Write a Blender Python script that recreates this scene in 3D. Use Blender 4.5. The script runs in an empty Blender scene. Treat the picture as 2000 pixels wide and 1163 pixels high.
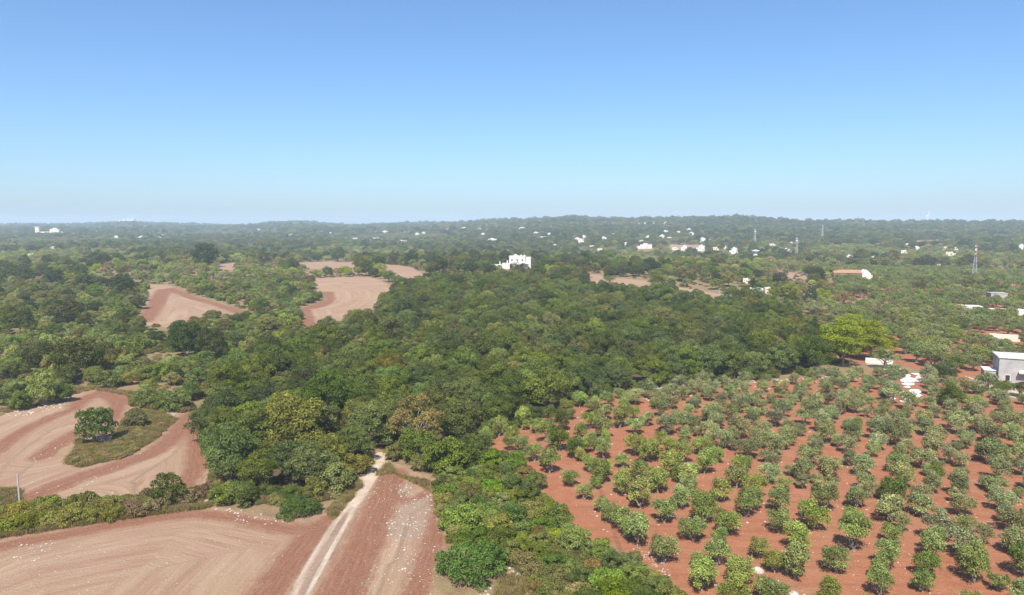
import bpy, math, random
import numpy as np

random.seed(7)
RNG = np.random.default_rng(11)
SC = bpy.context.scene
COL = SC.collection
R = math.radians

# ------------------------------------------------------------------ camera
HCAM, FPX = 45.0, 1428.0                       # drone height, focal length for a 2000 px wide picture
PITCH = math.atan(141.5 / FPX)
cam = bpy.data.cameras.new('camera')
cam.sensor_width = 36.0
cam.lens = 36.0 * FPX / 2000.0
cam.clip_start, cam.clip_end = 0.5, 40000.0
camo = bpy.data.objects.new('camera', cam)
COL.objects.link(camo)
camo.location = (0, 0, HCAM)
camo.rotation_euler = (math.pi / 2 - PITCH, 0, 0)
SC.camera = camo

# ------------------------------------------------------------------ sky, sun, exposure
SUN_EL, SUN_AZ = R(52), R(9)                   # shadows run away from the drone, 9 degrees to the east of its view
world = bpy.data.worlds.new('World')
SC.world = world
world.use_nodes = True
wn = world.node_tree
wn.nodes.clear()
sky = wn.nodes.new('ShaderNodeTexSky')
sky.sky_type = 'NISHITA'
sky.sun_disc = False
sky.sun_elevation = SUN_EL
sky.sun_rotation = math.pi + SUN_AZ
sky.altitude = 0
sky.air_density = 1.0
sky.dust_density = 0.9
sky.ozone_density = 10.0
wb = wn.nodes.new('ShaderNodeBackground')
wb.inputs['Strength'].default_value = 0.073
wo = wn.nodes.new('ShaderNodeOutputWorld')
wh = wn.nodes.new('ShaderNodeHueSaturation')
wh.inputs['Hue'].default_value = 0.498
wh.inputs['Saturation'].default_value = 1.0
wn.links.new(sky.outputs[0], wh.inputs['Color'])
wn.links.new(wh.outputs[0], wb.inputs[0])
wn.links.new(wb.outputs[0], wo.inputs[0])

sl = bpy.data.lights.new('sun', 'SUN')
sl.energy = 3.3
sl.angle = R(0.53)
sl.color = (1.0, 0.945, 0.86)
so = bpy.data.objects.new('sun', sl)
COL.objects.link(so)
so.rotation_euler = (math.pi / 2 - SUN_EL, 0, -SUN_AZ)

SC.view_settings.view_transform = 'Standard'
SC.view_settings.look = 'None'
SC.view_settings.exposure = 1.25
SC.view_settings.gamma = 1.0
SC.cycles.use_denoising = True
SC.cycles.max_bounces = 5
SC.cycles.diffuse_bounces = 3
SC.cycles.glossy_bounces = 2
SC.cycles.transmission_bounces = 2
SC.cycles.transparent_max_bounces = 4
SC.cycles.volume_bounces = 1
SC.cycles.caustics_reflective = False
SC.cycles.caustics_refractive = False

# ------------------------------------------------------------------ terrain height and pixel geometry
SKYX = [0, 100, 200, 260, 300, 400, 480, 530, 600, 640, 700, 760, 850, 960, 1000, 1080, 1120, 1160, 1200, 1300, 1400, 1430, 1500, 1600, 1660, 1750, 1850, 1900, 1950, 2000]
SKYY = [441, 440, 438, 434.5, 438, 441, 442, 437, 435, 439, 442, 440, 437, 433, 432.5, 430, 427.5, 430, 431, 431, 430, 428, 432, 435, 434, 437, 437, 440, 438, 438]
RX = [0, 500, 800, 1000, 1100, 1400, 2000]
RR = [5000, 4700, 4100, 3500, 3000, 2600, 2500]

def sstep(a, b, x):
    t = np.clip((x - a) / (b - a), 0, 1)
    return t * t * (3 - 2 * t)

def height(x, y):
    x = np.asarray(x, float); y = np.asarray(y, float)
    z = 9.0 * np.exp(-((x - 20) / 300) ** 2 - ((y - 610) / 190) ** 2)
    z = z + 5.0 * np.exp(-((x + 330) / 200) ** 2 - ((y - 700) / 160) ** 2)
    und = np.sin(x / 190 + 1.3) * np.sin(y / 240 + 0.4) + 0.5 * np.sin(x / 83 + y / 120)
    z = z + 2.2 * und * sstep(420, 900, y)
    px = 1000 + FPX * x / np.maximum(y, 1.0)
    rr = np.interp(px, RX, RR)
    zr = HCAM - 7.5 + (440 - np.interp(px, SKYX, SKYY)) / FPX * rr
    s = sstep(950, 1, 0) if False else np.clip((y - 950) / (rr - 950), 0, 1)
    prof = 0.55 * s ** 1.2 + 0.45 * s * s * (3 - 2 * s)
    z = z + zr * prof - np.maximum(y - rr - 250, 0) * 0.03
    z = z + 3.0 * np.sin(x / 260 + 2) * np.sin(y / 310) * s * (1 - s) * 4
    z = z + 0.12 * np.sin(x / 9.0 + 0.7 * np.sin(y / 13.0)) * np.sin(y / 11.0)
    return z

CP, SP = math.cos(PITCH), math.sin(PITCH)

def project(x, y, z):
    d = y * CP - (z - HCAM) * SP
    v = y * SP + (z - HCAM) * CP
    return 1000 + FPX * x / d, 581.5 - FPX * v / d

_T = np.concatenate([np.arange(60, 700, 1.5), np.arange(700, 6500, 8.0)])

def P(px, py):
    """ground point seen at a pixel of the photograph"""
    u = (px - 1000) / FPX; v = (581.5 - py) / FPX
    dx, dy, dz = u, CP + v * SP, -SP + v * CP
    z = HCAM + dz * _T - height(dx * _T, dy * _T)
    i = np.argmax(z < 0) if (z < 0).any() else len(_T) - 1
    t0, t1 = _T[max(i - 1, 0)], _T[i]
    for _ in range(18):
        tm = (t0 + t1) / 2
        if HCAM + dz * tm - height(dx * tm, dy * tm) < 0: t1 = tm
        else: t0 = tm
    t = (t0 + t1) / 2
    return np.array([dx * t, dy * t])

def PP(pts): return np.array([P(*p) for p in pts])

def Q(px, d):
    """ground point at forward distance d in the direction of picture column px"""
    return np.array([(px - 1000) / FPX * d, d])

def hz(p): return float(height(p[0], p[1]))

def sdf(pts, poly):
    """signed distance, negative inside"""
    x, y = pts[:, 0], pts[:, 1]
    d2 = np.full(len(pts), 1e18); ins = np.zeros(len(pts), bool)
    n = len(poly)
    for i in range(n):
        a, b = poly[i], poly[(i + 1) % n]
        e = b - a; L = max(e @ e, 1e-9)
        t = np.clip(((x - a[0]) * e[0] + (y - a[1]) * e[1]) / L, 0, 1)
        d2 = np.minimum(d2, (x - a[0] - t * e[0]) ** 2 + (y - a[1] - t * e[1]) ** 2)
        c = ((a[1] > y) != (b[1] > y))
        if a[1] != b[1]:
            ins ^= c & (x < (b[0] - a[0]) * (y - a[1]) / (b[1] - a[1]) + a[0])
    d = np.sqrt(d2)
    return np.where(ins, -d, d)

def smooth_line(p, it=2):
    for _ in range(it):
        q = [p[0]]
        for a, b in zip(p[:-1], p[1:]):
            q += [a * .75 + b * .25, a * .25 + b * .75]
        q.append(p[-1]); p = np.array(q)
    return p

def line_dist(pts, line):
    d = np.full(len(pts), 1e9); u = np.zeros(len(pts)); v = np.zeros(len(pts)); acc = 0
    for a, b in zip(line[:-1], line[1:]):
        e = b - a; L = math.hypot(*e) + 1e-9; e = e / L
        r = pts - a
        t = np.clip(r @ e, 0, L)
        q = r - t[:, None] * e
        dd = np.hypot(q[:, 0], q[:, 1])
        side = r[:, 0] * e[1] - r[:, 1] * e[0]
        m = dd < d
        d[m] = dd[m]; u[m] = np.sign(side[m]) * dd[m]; v[m] = acc + t[m]
        acc += L
    return d, u, v

# ------------------------------------------------------------------ materials
def mat(name):
    m = bpy.data.materials.new(name); m.use_nodes = True
    nt = m.node_tree; nt.nodes.clear()
    out = nt.nodes.new('ShaderNodeOutputMaterial')
    return m, nt, out

def N(nt, typ, **kw):
    n = nt.nodes.new(typ)
    for k, v in kw.items(): setattr(n, k, v)
    return n

def mixc(nt, fac, a, b, blend='MIX'):
    n = N(nt, 'ShaderNodeMix', data_type='RGBA', blend_type=blend)
    for sock, val in ((n.inputs[0], fac), (n.inputs[6], a), (n.inputs[7], b)):
        if hasattr(val, 'links'): nt.links.new(val, sock)
        elif isinstance(val, (tuple, list)): sock.default_value = (*val, 1) if len(val) == 3 else val
        else: sock.default_value = val
    return n.outputs[2]

def mth(nt, op, a, b=0.0, c=0.0, clamp=False):
    n = N(nt, 'ShaderNodeMath', operation=op, use_clamp=clamp)
    for i, val in enumerate((a, b, c)):
        if hasattr(val, 'links'): nt.links.new(val, n.inputs[i])
        else: n.inputs[i].default_value = val
    return n.outputs[0]

def noise(nt, vec, scale, detail=4, rough=0.55):
    n = N(nt, 'ShaderNodeTexNoise')
    n.inputs['Scale'].default_value = scale; n.inputs['Detail'].default_value = detail; n.inputs['Roughness'].default_value = rough
    if vec is not None: nt.links.new(vec, n.inputs['Vector'])
    return n.outputs[0]

def mrange(nt, v, a, b, c=0.0, d=1.0):
    n = N(nt, 'ShaderNodeMapRange')
    nt.links.new(v, n.inputs[0])
    for i, k in enumerate((a, b, c, d)): n.inputs[i + 1].default_value = k
    return n.outputs[0]

def foliage_material():
    m, nt, out = mat('foliage')
    oi = N(nt, 'ShaderNodeObjectInfo')
    at = N(nt, 'ShaderNodeAttribute', attribute_name='tone')
    r2 = mth(nt, 'FRACT', mth(nt, 'MULTIPLY', oi.outputs['Random'], 7.31))
    hsv = N(nt, 'ShaderNodeHueSaturation')
    nt.links.new(mth(nt, 'ADD', 0.478, mth(nt, 'MULTIPLY', r2, 0.036)), hsv.inputs['Hue'])
    nt.links.new(mth(nt, 'ADD', 0.84, mth(nt, 'MULTIPLY', mth(nt, 'FRACT', mth(nt, 'MULTIPLY', oi.outputs['Random'], 31.7)), 0.22)), hsv.inputs['Saturation'])
    val = mth(nt, 'MULTIPLY', mth(nt, 'ADD', 0.80, mth(nt, 'MULTIPLY', oi.outputs['Random'], 0.42)), at.outputs['Fac'])
    nt.links.new(val, hsv.inputs['Value'])
    ti = N(nt, 'ShaderNodeAttribute', attribute_name='tint', attribute_type='INSTANCER')   # set per tree
    nt.links.new(mixc(nt, 1.0, ti.outputs['Color'], (1.24, 1.14, 0.68), 'MULTIPLY'), hsv.inputs['Color'])
    b = N(nt, 'ShaderNodeBsdfPrincipled')
    nt.links.new(hsv.outputs[0], b.inputs['Base Color'])
    b.inputs['Roughness'].default_value = 0.55
    b.inputs['Specular IOR Level'].default_value = 0.12
    t = N(nt, 'ShaderNodeBsdfTranslucent')
    nt.links.new(mixc(nt, 1.0, hsv.outputs[0], (1.25, 1.35, 0.6), 'MULTIPLY'), t.inputs[0])
    mx = N(nt, 'ShaderNodeMixShader'); mx.inputs[0].default_value = 0.22
    nt.links.new(b.outputs[0], mx.inputs[1]); nt.links.new(t.outputs[0], mx.inputs[2])
    nt.links.new(mx.outputs[0], out.inputs[0])
    return m

def surface(name, col, rough=0.8, col2=None, scale=1.0, spec=0.3, metal=0.0, bump=0.0, lo=0.35, hi=0.65):
    m, nt, out = mat(name)
    b = N(nt, 'ShaderNodeBsdfPrincipled')
    tc = N(nt, 'ShaderNodeTexCoord')
    nz = noise(nt, tc.outputs['Object'], scale, 5, 0.6)
    if col2 is None: col2 = tuple(c * 0.78 for c in col)
    nt.links.new(mixc(nt, mrange(nt, nz, lo, hi), col, col2), b.inputs['Base Color'])
    b.inputs['Roughness'].default_value = rough; b.inputs['Metallic'].default_value = metal
    b.inputs['Specular IOR Level'].default_value = spec
    if bump:
        bp = N(nt, 'ShaderNodeBump'); bp.inputs['Strength'].default_value = bump
        nt.links.new(nz, bp.inputs['Height']); nt.links.new(bp.outputs[0], b.inputs['Normal'])
    nt.links.new(b.outputs[0], out.inputs[0])
    return m

def ground_material():
    m, nt, out = mat('ground_soil')
    L = nt.links.new
    geo = N(nt, 'ShaderNodeNewGeometry'); pos = geo.outputs['Position']
    a1 = N(nt, 'ShaderNodeAttribute', attribute_name='soil')     # straw, track, wood floor
    a2 = N(nt, 'ShaderNodeAttribute', attribute_name='soilb')    # grove red, stony, field
    fl = N(nt, 'ShaderNodeAttribute', attribute_name='flow')
    s1 = N(nt, 'ShaderNodeSeparateColor'); L(a1.outputs['Color'], s1.inputs[0])
    s2 = N(nt, 'ShaderNodeSeparateColor'); L(a2.outputs['Color'], s2.inputs[0])
    big = noise(nt, pos, 0.045, 4, 0.55)
    med = noise(nt, pos, 0.35, 5, 0.6)
    fine = noise(nt, pos, 2.4, 4, 0.65)
    grit = noise(nt, pos, 5.0, 4, 0.75)
    # furrow streaks along the tillage lines
    mp = N(nt, 'ShaderNodeMapping'); mp.inputs['Scale'].default_value = (2.1, 0.16, 1.0)
    L(fl.outputs['Vector'], mp.inputs[0])
    streak = noise(nt, mp.outputs[0], 1.0, 4, 0.6)
    mp2 = N(nt, 'ShaderNodeMapping'); mp2.inputs['Scale'].default_value = (0.42, 0.03, 1.0)
    L(fl.outputs['Vector'], mp2.inputs[0])
    streak2 = noise(nt, mp2.outputs[0], 1.0, 3, 0.5)
    def edge(mask, w=0.55):
        e = mth(nt, 'ADD', mask, mth(nt, 'MULTIPLY', mth(nt, 'SUBTRACT', med, 0.5), w))
        e = mth(nt, 'ADD', e, mth(nt, 'MULTIPLY', mth(nt, 'SUBTRACT', fine, 0.5), w * 0.7))
        return mrange(nt, e, 0.34, 0.66)
    # open dry land: bleached grass, brown earth, some green
    base = mixc(nt, mrange(nt, med, 0.35, 0.65), (0.26, 0.19, 0.10), (0.20, 0.125, 0.075))
    base = mixc(nt, mrange(nt, big, 0.48, 0.66, 0, 0.7), base, (0.17, 0.155, 0.07))
    base = mixc(nt, mrange(nt, fine, 0.55, 0.7, 0, 0.6), base, (0.34, 0.27, 0.16))
    # stubble and ploughed soil
    straw = mixc(nt, mrange(nt, streak, 0.32, 0.68), (0.345, 0.232, 0.155), (0.270, 0.165, 0.105))
    straw = mixc(nt, mrange(nt, big, 0.46, 0.68, 0, 0.7), straw, (0.325, 0.235, 0.14))
    straw = mixc(nt, mrange(nt, grit, 0.53, 0.68, 0, 0.8), straw, (0.41, 0.29, 0.195))
    straw = mixc(nt, mrange(nt, streak2, 0.50, 0.68, 0, 0.42), straw, (0.225, 0.105, 0.060))
    mp4 = N(nt, 'ShaderNodeMapping'); mp4.inputs['Scale'].default_value = (0.19, 0.012, 1.0)
    L(fl.outputs['Vector'], mp4.inputs[0])
    streak3 = noise(nt, mp4.outputs[0], 1.0, 4, 0.65)
    straw = mixc(nt, mrange(nt, streak3, 0.52, 0.64, 0, 0.55), straw, (0.385, 0.275, 0.185))
    straw = mixc(nt, mrange(nt, streak3, 0.40, 0.48, 0.28, 0), straw, (0.255, 0.145, 0.09))
    red = mixc(nt, mrange(nt, streak, 0.36, 0.64), (0.245, 0.118, 0.072), (0.172, 0.074, 0.043))
    red = mixc(nt, mrange(nt, fine, 0.52, 0.72, 0, 0.6), red, (0.315, 0.172, 0.105))
    red = mixc(nt, mrange(nt, grit, 0.54, 0.70, 0, 0.75), red, (0.40, 0.265, 0.175))
    stm = mth(nt, 'ADD', s1.outputs[0], mth(nt, 'MULTIPLY', mth(nt, 'SUBTRACT', streak, 0.5), 1.5))
    stm = mth(nt, 'ADD', stm, mth(nt, 'MULTIPLY', mth(nt, 'SUBTRACT', streak2, 0.5), 0.8))
    stm = mth(nt, 'ADD', mth(nt, 'MULTIPLY', stm, 0.72), 0.17)
    field = mixc(nt, edge(stm, 0.6), red, straw)
    stony = mixc(nt, mrange(nt, fine, 0.4, 0.65), (0.25, 0.175, 0.125), (0.31, 0.24, 0.18))
    field = mixc(nt, mth(nt, 'MULTIPLY', edge(s2.outputs[1]), 0.65), field, stony)
    col = mixc(nt, edge(s2.outputs[2], 0.35), base, field)
    # red earth of the groves
    gr = mixc(nt, mrange(nt, med, 0.3, 0.7), (0.335, 0.142, 0.076), (0.265, 0.102, 0.053))
    gr = mixc(nt, mrange(nt, fine, 0.5, 0.72, 0, 0.55), gr, (0.375, 0.185, 0.108))
    gr = mixc(nt, mrange(nt, big, 0.5, 0.68, 0, 0.5), gr, (0.33, 0.170, 0.102))
    gr = mixc(nt, mrange(nt, grit, 0.57, 0.72, 0, 0.55), gr, (0.42, 0.29, 0.19))
    weeds = noise(nt, pos, 0.16, 5, 0.7)
    gr = mixc(nt, mrange(nt, weeds, 0.56, 0.68, 0, 0.55), gr, (0.27, 0.185, 0.095))
    mp3 = N(nt, 'ShaderNodeMapping'); mp3.inputs['Rotation'].default_value = (0, 0, math.atan2(6.08, 2.27)); mp3.inputs['Scale'].default_value = (0.05, 0.9, 1.0)
    L(pos, mp3.inputs[0])
    gr = mixc(nt, mrange(nt, noise(nt, mp3.outputs[0], 1.0, 3, 0.6), 0.5, 0.68, 0, 0.5), gr, (0.225, 0.085, 0.045))
    col = mixc(nt, edge(s2.outputs[0], 0.3), col, gr)
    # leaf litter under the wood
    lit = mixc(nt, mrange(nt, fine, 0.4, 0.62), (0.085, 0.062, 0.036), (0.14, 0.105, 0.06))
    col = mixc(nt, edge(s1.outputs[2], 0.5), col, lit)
    # pale limestone track
    trk = mixc(nt, mrange(nt, med, 0.38, 0.62), (0.52, 0.42, 0.325), (0.41, 0.31, 0.225))
    trk = mixc(nt, mrange(nt, grit, 0.55, 0.7, 0, 0.6), trk, (0.55, 0.47, 0.39))
    col = mixc(nt, edge(s1.outputs[1], 0.45), col, trk)
    b = N(nt, 'ShaderNodeBsdfPrincipled')
    L(col, b.inputs['Base Color'])
    b.inputs['Roughness'].default_value = 0.95; b.inputs['Specular IOR Level'].default_value = 0.1
    bp = N(nt, 'ShaderNodeBump'); bp.inputs['Strength'].default_value = 0.8; bp.inputs['Distance'].default_value = 0.22
    hgt = mth(nt, 'ADD', mth(nt, 'MULTIPLY', streak, 0.8), mth(nt, 'ADD', mth(nt, 'MULTIPLY', fine, 0.8), mth(nt, 'MULTIPLY', grit, 0.5)))
    L(hgt, bp.inputs['Height']); L(bp.outputs[0], b.inputs['Normal'])
    L(b.outputs[0], out.inputs[0])
    return m

M_LEAF = foliage_material()
M_BARK = surface('bark', (0.20, 0.17, 0.14), 0.9, (0.10, 0.085, 0.07), 3.0, bump=0.4)
M_PALE = surface('pale_bark', (0.30, 0.26, 0.22), 0.9, (0.17, 0.145, 0.12), 3.0, bump=0.3)
M_DEAD = surface('bare_grey_branches', (0.50, 0.47, 0.43), 0.9, (0.33, 0.30, 0.27), 3.0)
M_GROUND = ground_material()
M_WHITE = surface('whitewash', (0.70, 0.675, 0.63), 0.8, (0.56, 0.53, 0.475), 0.5)
M_CREAM = surface('cream_plaster', (0.74, 0.66, 0.52), 0.85, (0.62, 0.53, 0.40), 0.4)
M_GREY = surface('bare_concrete', (0.42, 0.405, 0.38), 0.9, (0.30, 0.285, 0.265), 0.35)
M_TERRA = surface('terracotta', (0.42, 0.20, 0.13), 0.85, (0.31, 0.15, 0.10), 1.2)
M_GLASS = surface('dark_glazing', (0.035, 0.04, 0.045), 0.25, spec=0.5)
M_ROCK = surface('limestone', (0.52, 0.475, 0.415), 0.9, (0.34, 0.30, 0.255), 1.3, bump=0.6)
M_METAL = surface('galvanised_steel', (0.52, 0.53, 0.54), 0.5, (0.42, 0.43, 0.44), 2.0, metal=0.3)
M_RED = surface('red_paint', (0.50, 0.20, 0.16), 0.6, (0.42, 0.17, 0.14), 2.0)
M_WPAINT = surface('white_paint', (0.80, 0.80, 0.78), 0.5, (0.72, 0.72, 0.70), 1.0)
M_POLE = surface('weathered_pole', (0.44, 0.42, 0.40), 0.85, (0.34, 0.32, 0.30), 2.0)

# ------------------------------------------------------------------ object helpers
def tag(o, label=None, cat=None, group=None, kind=None):
    if label: o['label'] = label
    if cat: o['category'] = cat
    if group: o['group'] = group
    if kind: o['kind'] = kind
    return o

def link(name, data, parent=None, loc=None, color=None):
    o = bpy.data.objects.new(name, data)
    COL.objects.link(o)
    if parent is not None: o.parent = parent
    if loc is not None: o.location = loc
    if color is not None: o['tint'] = [float(v) for v in color]
    return o

def empty(name, loc, rz=0.0, s=1.0):
    o = bpy.data.objects.new(name, None)
    o.empty_display_size = 0.5
    COL.objects.link(o)
    o.location = loc; o.rotation_euler = (0, 0, rz)
    o.scale = (s, s, s) if np.isscalar(s) else s
    return o

class MB:
    """collects boxes, prisms and bars into one mesh"""
    def __init__(self): self.v = []; self.f = []; self.mi = []; self.mats = []
    def m(self, material):
        if material not in self.mats: self.mats.append(material)
        return self.mats.index(material)
    def add(self, v, f, material):
        o = len(self.v); k = self.m(material)
        self.v += [tuple(p) for p in v]; self.f += [tuple(i + o for i in q) for q in f]; self.mi += [k] * len(f)
        return self
    def box(self, x0, x1, y0, y1, z0, z1, material):
        v = [(x0, y0, z0), (x1, y0, z0), (x1, y1, z0), (x0, y1, z0), (x0, y0, z1), (x1, y0, z1), (x1, y1, z1), (x0, y1, z1)]
        return self.add(v, [(0, 3, 2, 1), (4, 5, 6, 7), (0, 1, 5, 4), (1, 2, 6, 5), (2, 3, 7, 6), (3, 0, 4, 7)], material)
    def gable(self, x0, x1, y0, y1, z0, z1, material, axis='x'):
        if axis == 'x':
            ym = (y0 + y1) / 2
            v = [(x0, y0, z0), (x1, y0, z0), (x1, y1, z0), (x0, y1, z0), (x0, ym, z1), (x1, ym, z1)]
            f = [(0, 3, 2, 1), (0, 1, 5, 4), (2, 3, 4, 5), (1, 2, 5), (3, 0, 4)]
        else:
            xm = (x0 + x1) / 2
            v = [(x0, y0, z0), (x1, y0, z0), (x1, y1, z0), (x0, y1, z0), (xm, y0, z1), (xm, y1, z1)]
            f = [(0, 3, 2, 1), (0, 1, 4), (2, 3, 5), (1, 2, 5, 4), (3, 0, 4, 5)]
        return self.add(v, f, material)
    def tube(self, pts, rad, material, n=6):
        pts = [np.array(p, float) for p in pts]; V = []; F = []
        for i, p in enumerate(pts):
            d = pts[min(i + 1, len(pts) - 1)] - pts[max(i - 1, 0)]
            d = d / (np.linalg.norm(d) + 1e-9)
            a = np.array([1, 0, 0]) if abs(d[0]) < 0.8 else np.array([0, 1, 0])
            t = np.cross(d, a); t /= np.linalg.norm(t); b = np.cross(d, t)
            r = rad[i] if hasattr(rad, '__len__') else rad
            for k in range(n):
                an = 2 * math.pi * k / n
                V.append(p + r * (math.cos(an) * t + math.sin(an) * b))
        for i in range(len(pts) - 1):
            for k in range(n):
                F.append((i * n + k, i * n + (k + 1) % n, (i + 1) * n + (k + 1) % n, (i + 1) * n + k))
        F.append(tuple(range(n - 1, -1, -1))); F.append(tuple((len(pts) - 1) * n + k for k in range(n)))
        return self.add(V, F, material)
    def mesh(self, name):
        me = bpy.data.meshes.new(name)
        me.from_pydata(self.v, [], self.f)
        for mt in self.mats: me.materials.append(mt)
        me.polygons.foreach_set('material_index', self.mi)
        me.update()
        return me
    def build(self, name, parent=None, loc=None):
        return link(name, self.mesh(name), parent, loc)

def quads_mesh(name, V, tone, material):
    """V: (n,4,3) leaf quads"""
    n = len(V)
    me = bpy.data.meshes.new(name)
    me.vertices.add(4 * n); me.vertices.foreach_set('co', V.reshape(-1).astype('f'))
    me.loops.add(4 * n); me.loops.foreach_set('vertex_index', np.arange(4 * n, dtype='i'))
    me.polygons.add(n); me.polygons.foreach_set('loop_start', np.arange(0, 4 * n, 4, dtype='i'))
    a = me.attributes.new('tone', 'FLOAT', 'POINT')
    a.data.foreach_set('value', np.repeat(tone, 4).astype('f'))
    me.materials.append(material)
    me.update(calc_edges=True)
    return me

def unit(v): return v / (np.linalg.norm(v, axis=-1, keepdims=True) + 1e-9)

def leaf_quads(rng, c, nrm, size, aspect):
    a = unit(rng.normal(size=c.shape)); t = unit(np.cross(nrm, a)); b = np.cross(nrm, t)
    t = t * size[:, None]; b = b * (size * aspect)[:, None]
    bow = nrm * (size * 0.18)[:, None]
    return np.stack([c - t - bow, c - b * 1.0 + t * 0.1, c + t - bow, c + b * 1.0 - t * 0.1], 1)

def make_crown(seed, spec):
    """leaf faces spread over many uneven clumps; returns quads, tones, clump centres"""
    rng = np.random.default_rng(seed)
    rx, rz, zc = spec['rx'], spec['rz'], spec['zc']
    k = spec['clumps']
    C = []; tries = 0
    lump = 1 + 0.16 * np.sin(np.linspace(0, 2 * math.pi, 32) * rng.integers(2, 4) + rng.uniform(0, 6)) + rng.normal(0, 0.06, 32)
    while len(C) < k and tries < 4000:
        tries += 1
        d = unit(rng.normal(size=3))
        if d[2] < spec.get('low', -0.35): continue
        az = int((math.atan2(d[1], d[0]) / (2 * math.pi) % 1) * 32)
        rad = rng.uniform(*spec.get('shell', (0.55, 0.88))) * lump[az]
        p = np.array([d[0] * rx * rad, d[1] * rx * rad, zc + d[2] * rz * rad])
        if all(np.linalg.norm(p - q) > spec['gap'] for q in C): C.append(p)
    C = np.array(C)
    cr = rng.uniform(*spec['cr'], len(C))
    fl = np.array([1, 1, spec.get('flat', 0.85)])
    Vs, Ts = [], []
    for i, c in enumerate(C):
        n = int(spec['leaves'] * (cr[i] / np.mean(spec['cr'])) ** 2)
        d = unit(rng.normal(size=(n, 3)))
        d[:, 2] = np.where(d[:, 2] < -0.3, -d[:, 2], d[:, 2])
        rad = cr[i] * rng.uniform(spec.get('inner', 0.7), spec.get('outer', 1.1), n)
        q = c + d * rad[:, None] * fl
        dist = np.linalg.norm((q[:, None] - C[None]) / fl, axis=2) / cr[None]
        dist[:, i] = 9
        keep = dist.min(1) > 0.72
        q, d = q[keep], d[keep]
        nr = unit(d + rng.normal(size=d.shape) * spec.get('jit', 0.55) + np.array([0, 0, 0.25]))
        s = rng.uniform(*spec['leaf'], len(q))
        Vs.append(leaf_quads(rng, q, nr, s, spec.get('aspect', 0.62)))
        Ts.append(np.clip(rng.normal(1.0, spec.get('tv', 0.13)) * rng.normal(1.0, 0.16, len(q)), 0.45, 1.7))
    return np.concatenate(Vs), np.concatenate(Ts), C

def make_trunk(seed, spec, C, material):
    rng = np.random.default_rng(seed + 999)
    mb = MB()
    r0 = spec['trunk']; zf = spec['fork']
    stems = spec.get('stems', 1)
    heads = []
    for s in range(stems):
        a = rng.uniform(0, 6.28); w = 0.0 if stems == 1 else 0.22 * s
        top = np.array([math.cos(a) * (0.25 + w), math.sin(a) * (0.25 + w), zf])
        mid = top * np.array([0.4, 0.4, 0.5]) + np.array([rng.normal(0, .08), rng.normal(0, .08), 0])
        foot = np.array([math.cos(a) * w * 0.5, math.sin(a) * w * 0.5, -0.35])
        mb.tube([foot, foot + (0, 0, 0.55), mid, top], [r0 * 1.5, r0 * 1.1, r0 * 0.9, r0 * 0.75], material, 7)
        heads.append(top)
    for c in C[rng.permutation(len(C))[:spec.get('limbs', 6)]]:
        h = heads[int(rng.integers(len(heads)))]
        m1 = h * 0.55 + c * 0.45 + rng.normal(0, 0.15, 3) + np.array([0, 0, 0.15])
        mb.tube([h - (0, 0, 0.12), m1, c], [r0 * 0.55, r0 * 0.36, r0 * 0.12], material, 5)
    return mb

SPECS = {
    'oak': dict(rx=4.3, rz=3.8, zc=4.4, clumps=46, gap=0.95, cr=(0.85, 1.5), leaves=250, leaf=(0.105, 0.215), trunk=0.24, fork=1.9, limbs=8, low=-0.75, tv=0.17),
    'browning': dict(rx=4.4, rz=3.7, zc=4.6, clumps=34, gap=1.1, cr=(0.7, 1.25), leaves=190, leaf=(0.10, 0.2), trunk=0.13, fork=2.6, limbs=22, low=-0.6, tv=0.2, inner=0.5, outer=1.25, jit=0.8),
    'scrubtree': dict(rx=2.6, rz=2.0, zc=1.9, clumps=22, gap=0.8, cr=(0.65, 1.05), leaves=230, leaf=(0.09, 0.18), trunk=0.10, fork=0.7, stems=3, limbs=8, low=-0.7, tv=0.16),
    'mound': dict(rx=2.5, rz=1.35, zc=0.75, clumps=24, gap=0.7, cr=(0.55, 0.85), leaves=150, leaf=(0.09, 0.18), trunk=0.08, fork=0.4, stems=3, limbs=6, low=-0.35, tv=0.10, jit=0.7),
    'bigmound': dict(rx=4.7, rz=2.0, zc=0.9, clumps=64, gap=0.8, cr=(0.65, 1.05), leaves=170, leaf=(0.09, 0.18), trunk=0.1, fork=0.5, stems=3, limbs=8, low=-0.3, tv=0.12, jit=0.7),
    'roundtree': dict(rx=3.3, rz=3.3, zc=2.9, clumps=70, gap=0.75, cr=(0.75, 1.15), leaves=190, leaf=(0.09, 0.19), trunk=0.16, fork=1.0, stems=3, limbs=10, low=-0.7, tv=0.10),
    'olive': dict(rx=1.35, rz=1.35, zc=2.0, clumps=20, gap=0.46, cr=(0.36, 0.70), leaves=190, leaf=(0.085, 0.165), aspect=0.42, trunk=0.11, fork=0.55, stems=2, limbs=7, low=-0.85, flat=1.25, inner=0.45, outer=1.3, jit=0.85, tv=0.17, shell=(0.5, 1.05)),
    'old_olive': dict(rx=3.1, rz=2.2, zc=3.0, clumps=24, gap=0.8, cr=(0.7, 1.1), leaves=130, leaf=(0.15, 0.28), aspect=0.45, trunk=0.25, fork=1.2, stems=2, limbs=8, low=-0.4, inner=0.5, outer=1.25, jit=0.85),
    'pine': dict(rx=4.9, rz=5.0, zc=6.6, clumps=62, gap=1.0, cr=(1.1, 1.8), leaves=300, leaf=(0.14, 0.28), aspect=0.4, trunk=0.26, fork=3.6, limbs=16, low=-0.72, flat=0.7, inner=0.5, jit=0.8, shell=(0.45, 0.98)),
    'cypress': dict(rx=0.75, rz=5.6, zc=5.9, clumps=26, gap=0.5, cr=(0.5, 0.75), leaves=110, leaf=(0.12, 0.22), trunk=0.14, fork=1.0, limbs=4, low=-0.9, flat=1.3, shell=(0.3, 0.85)),
}
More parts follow.
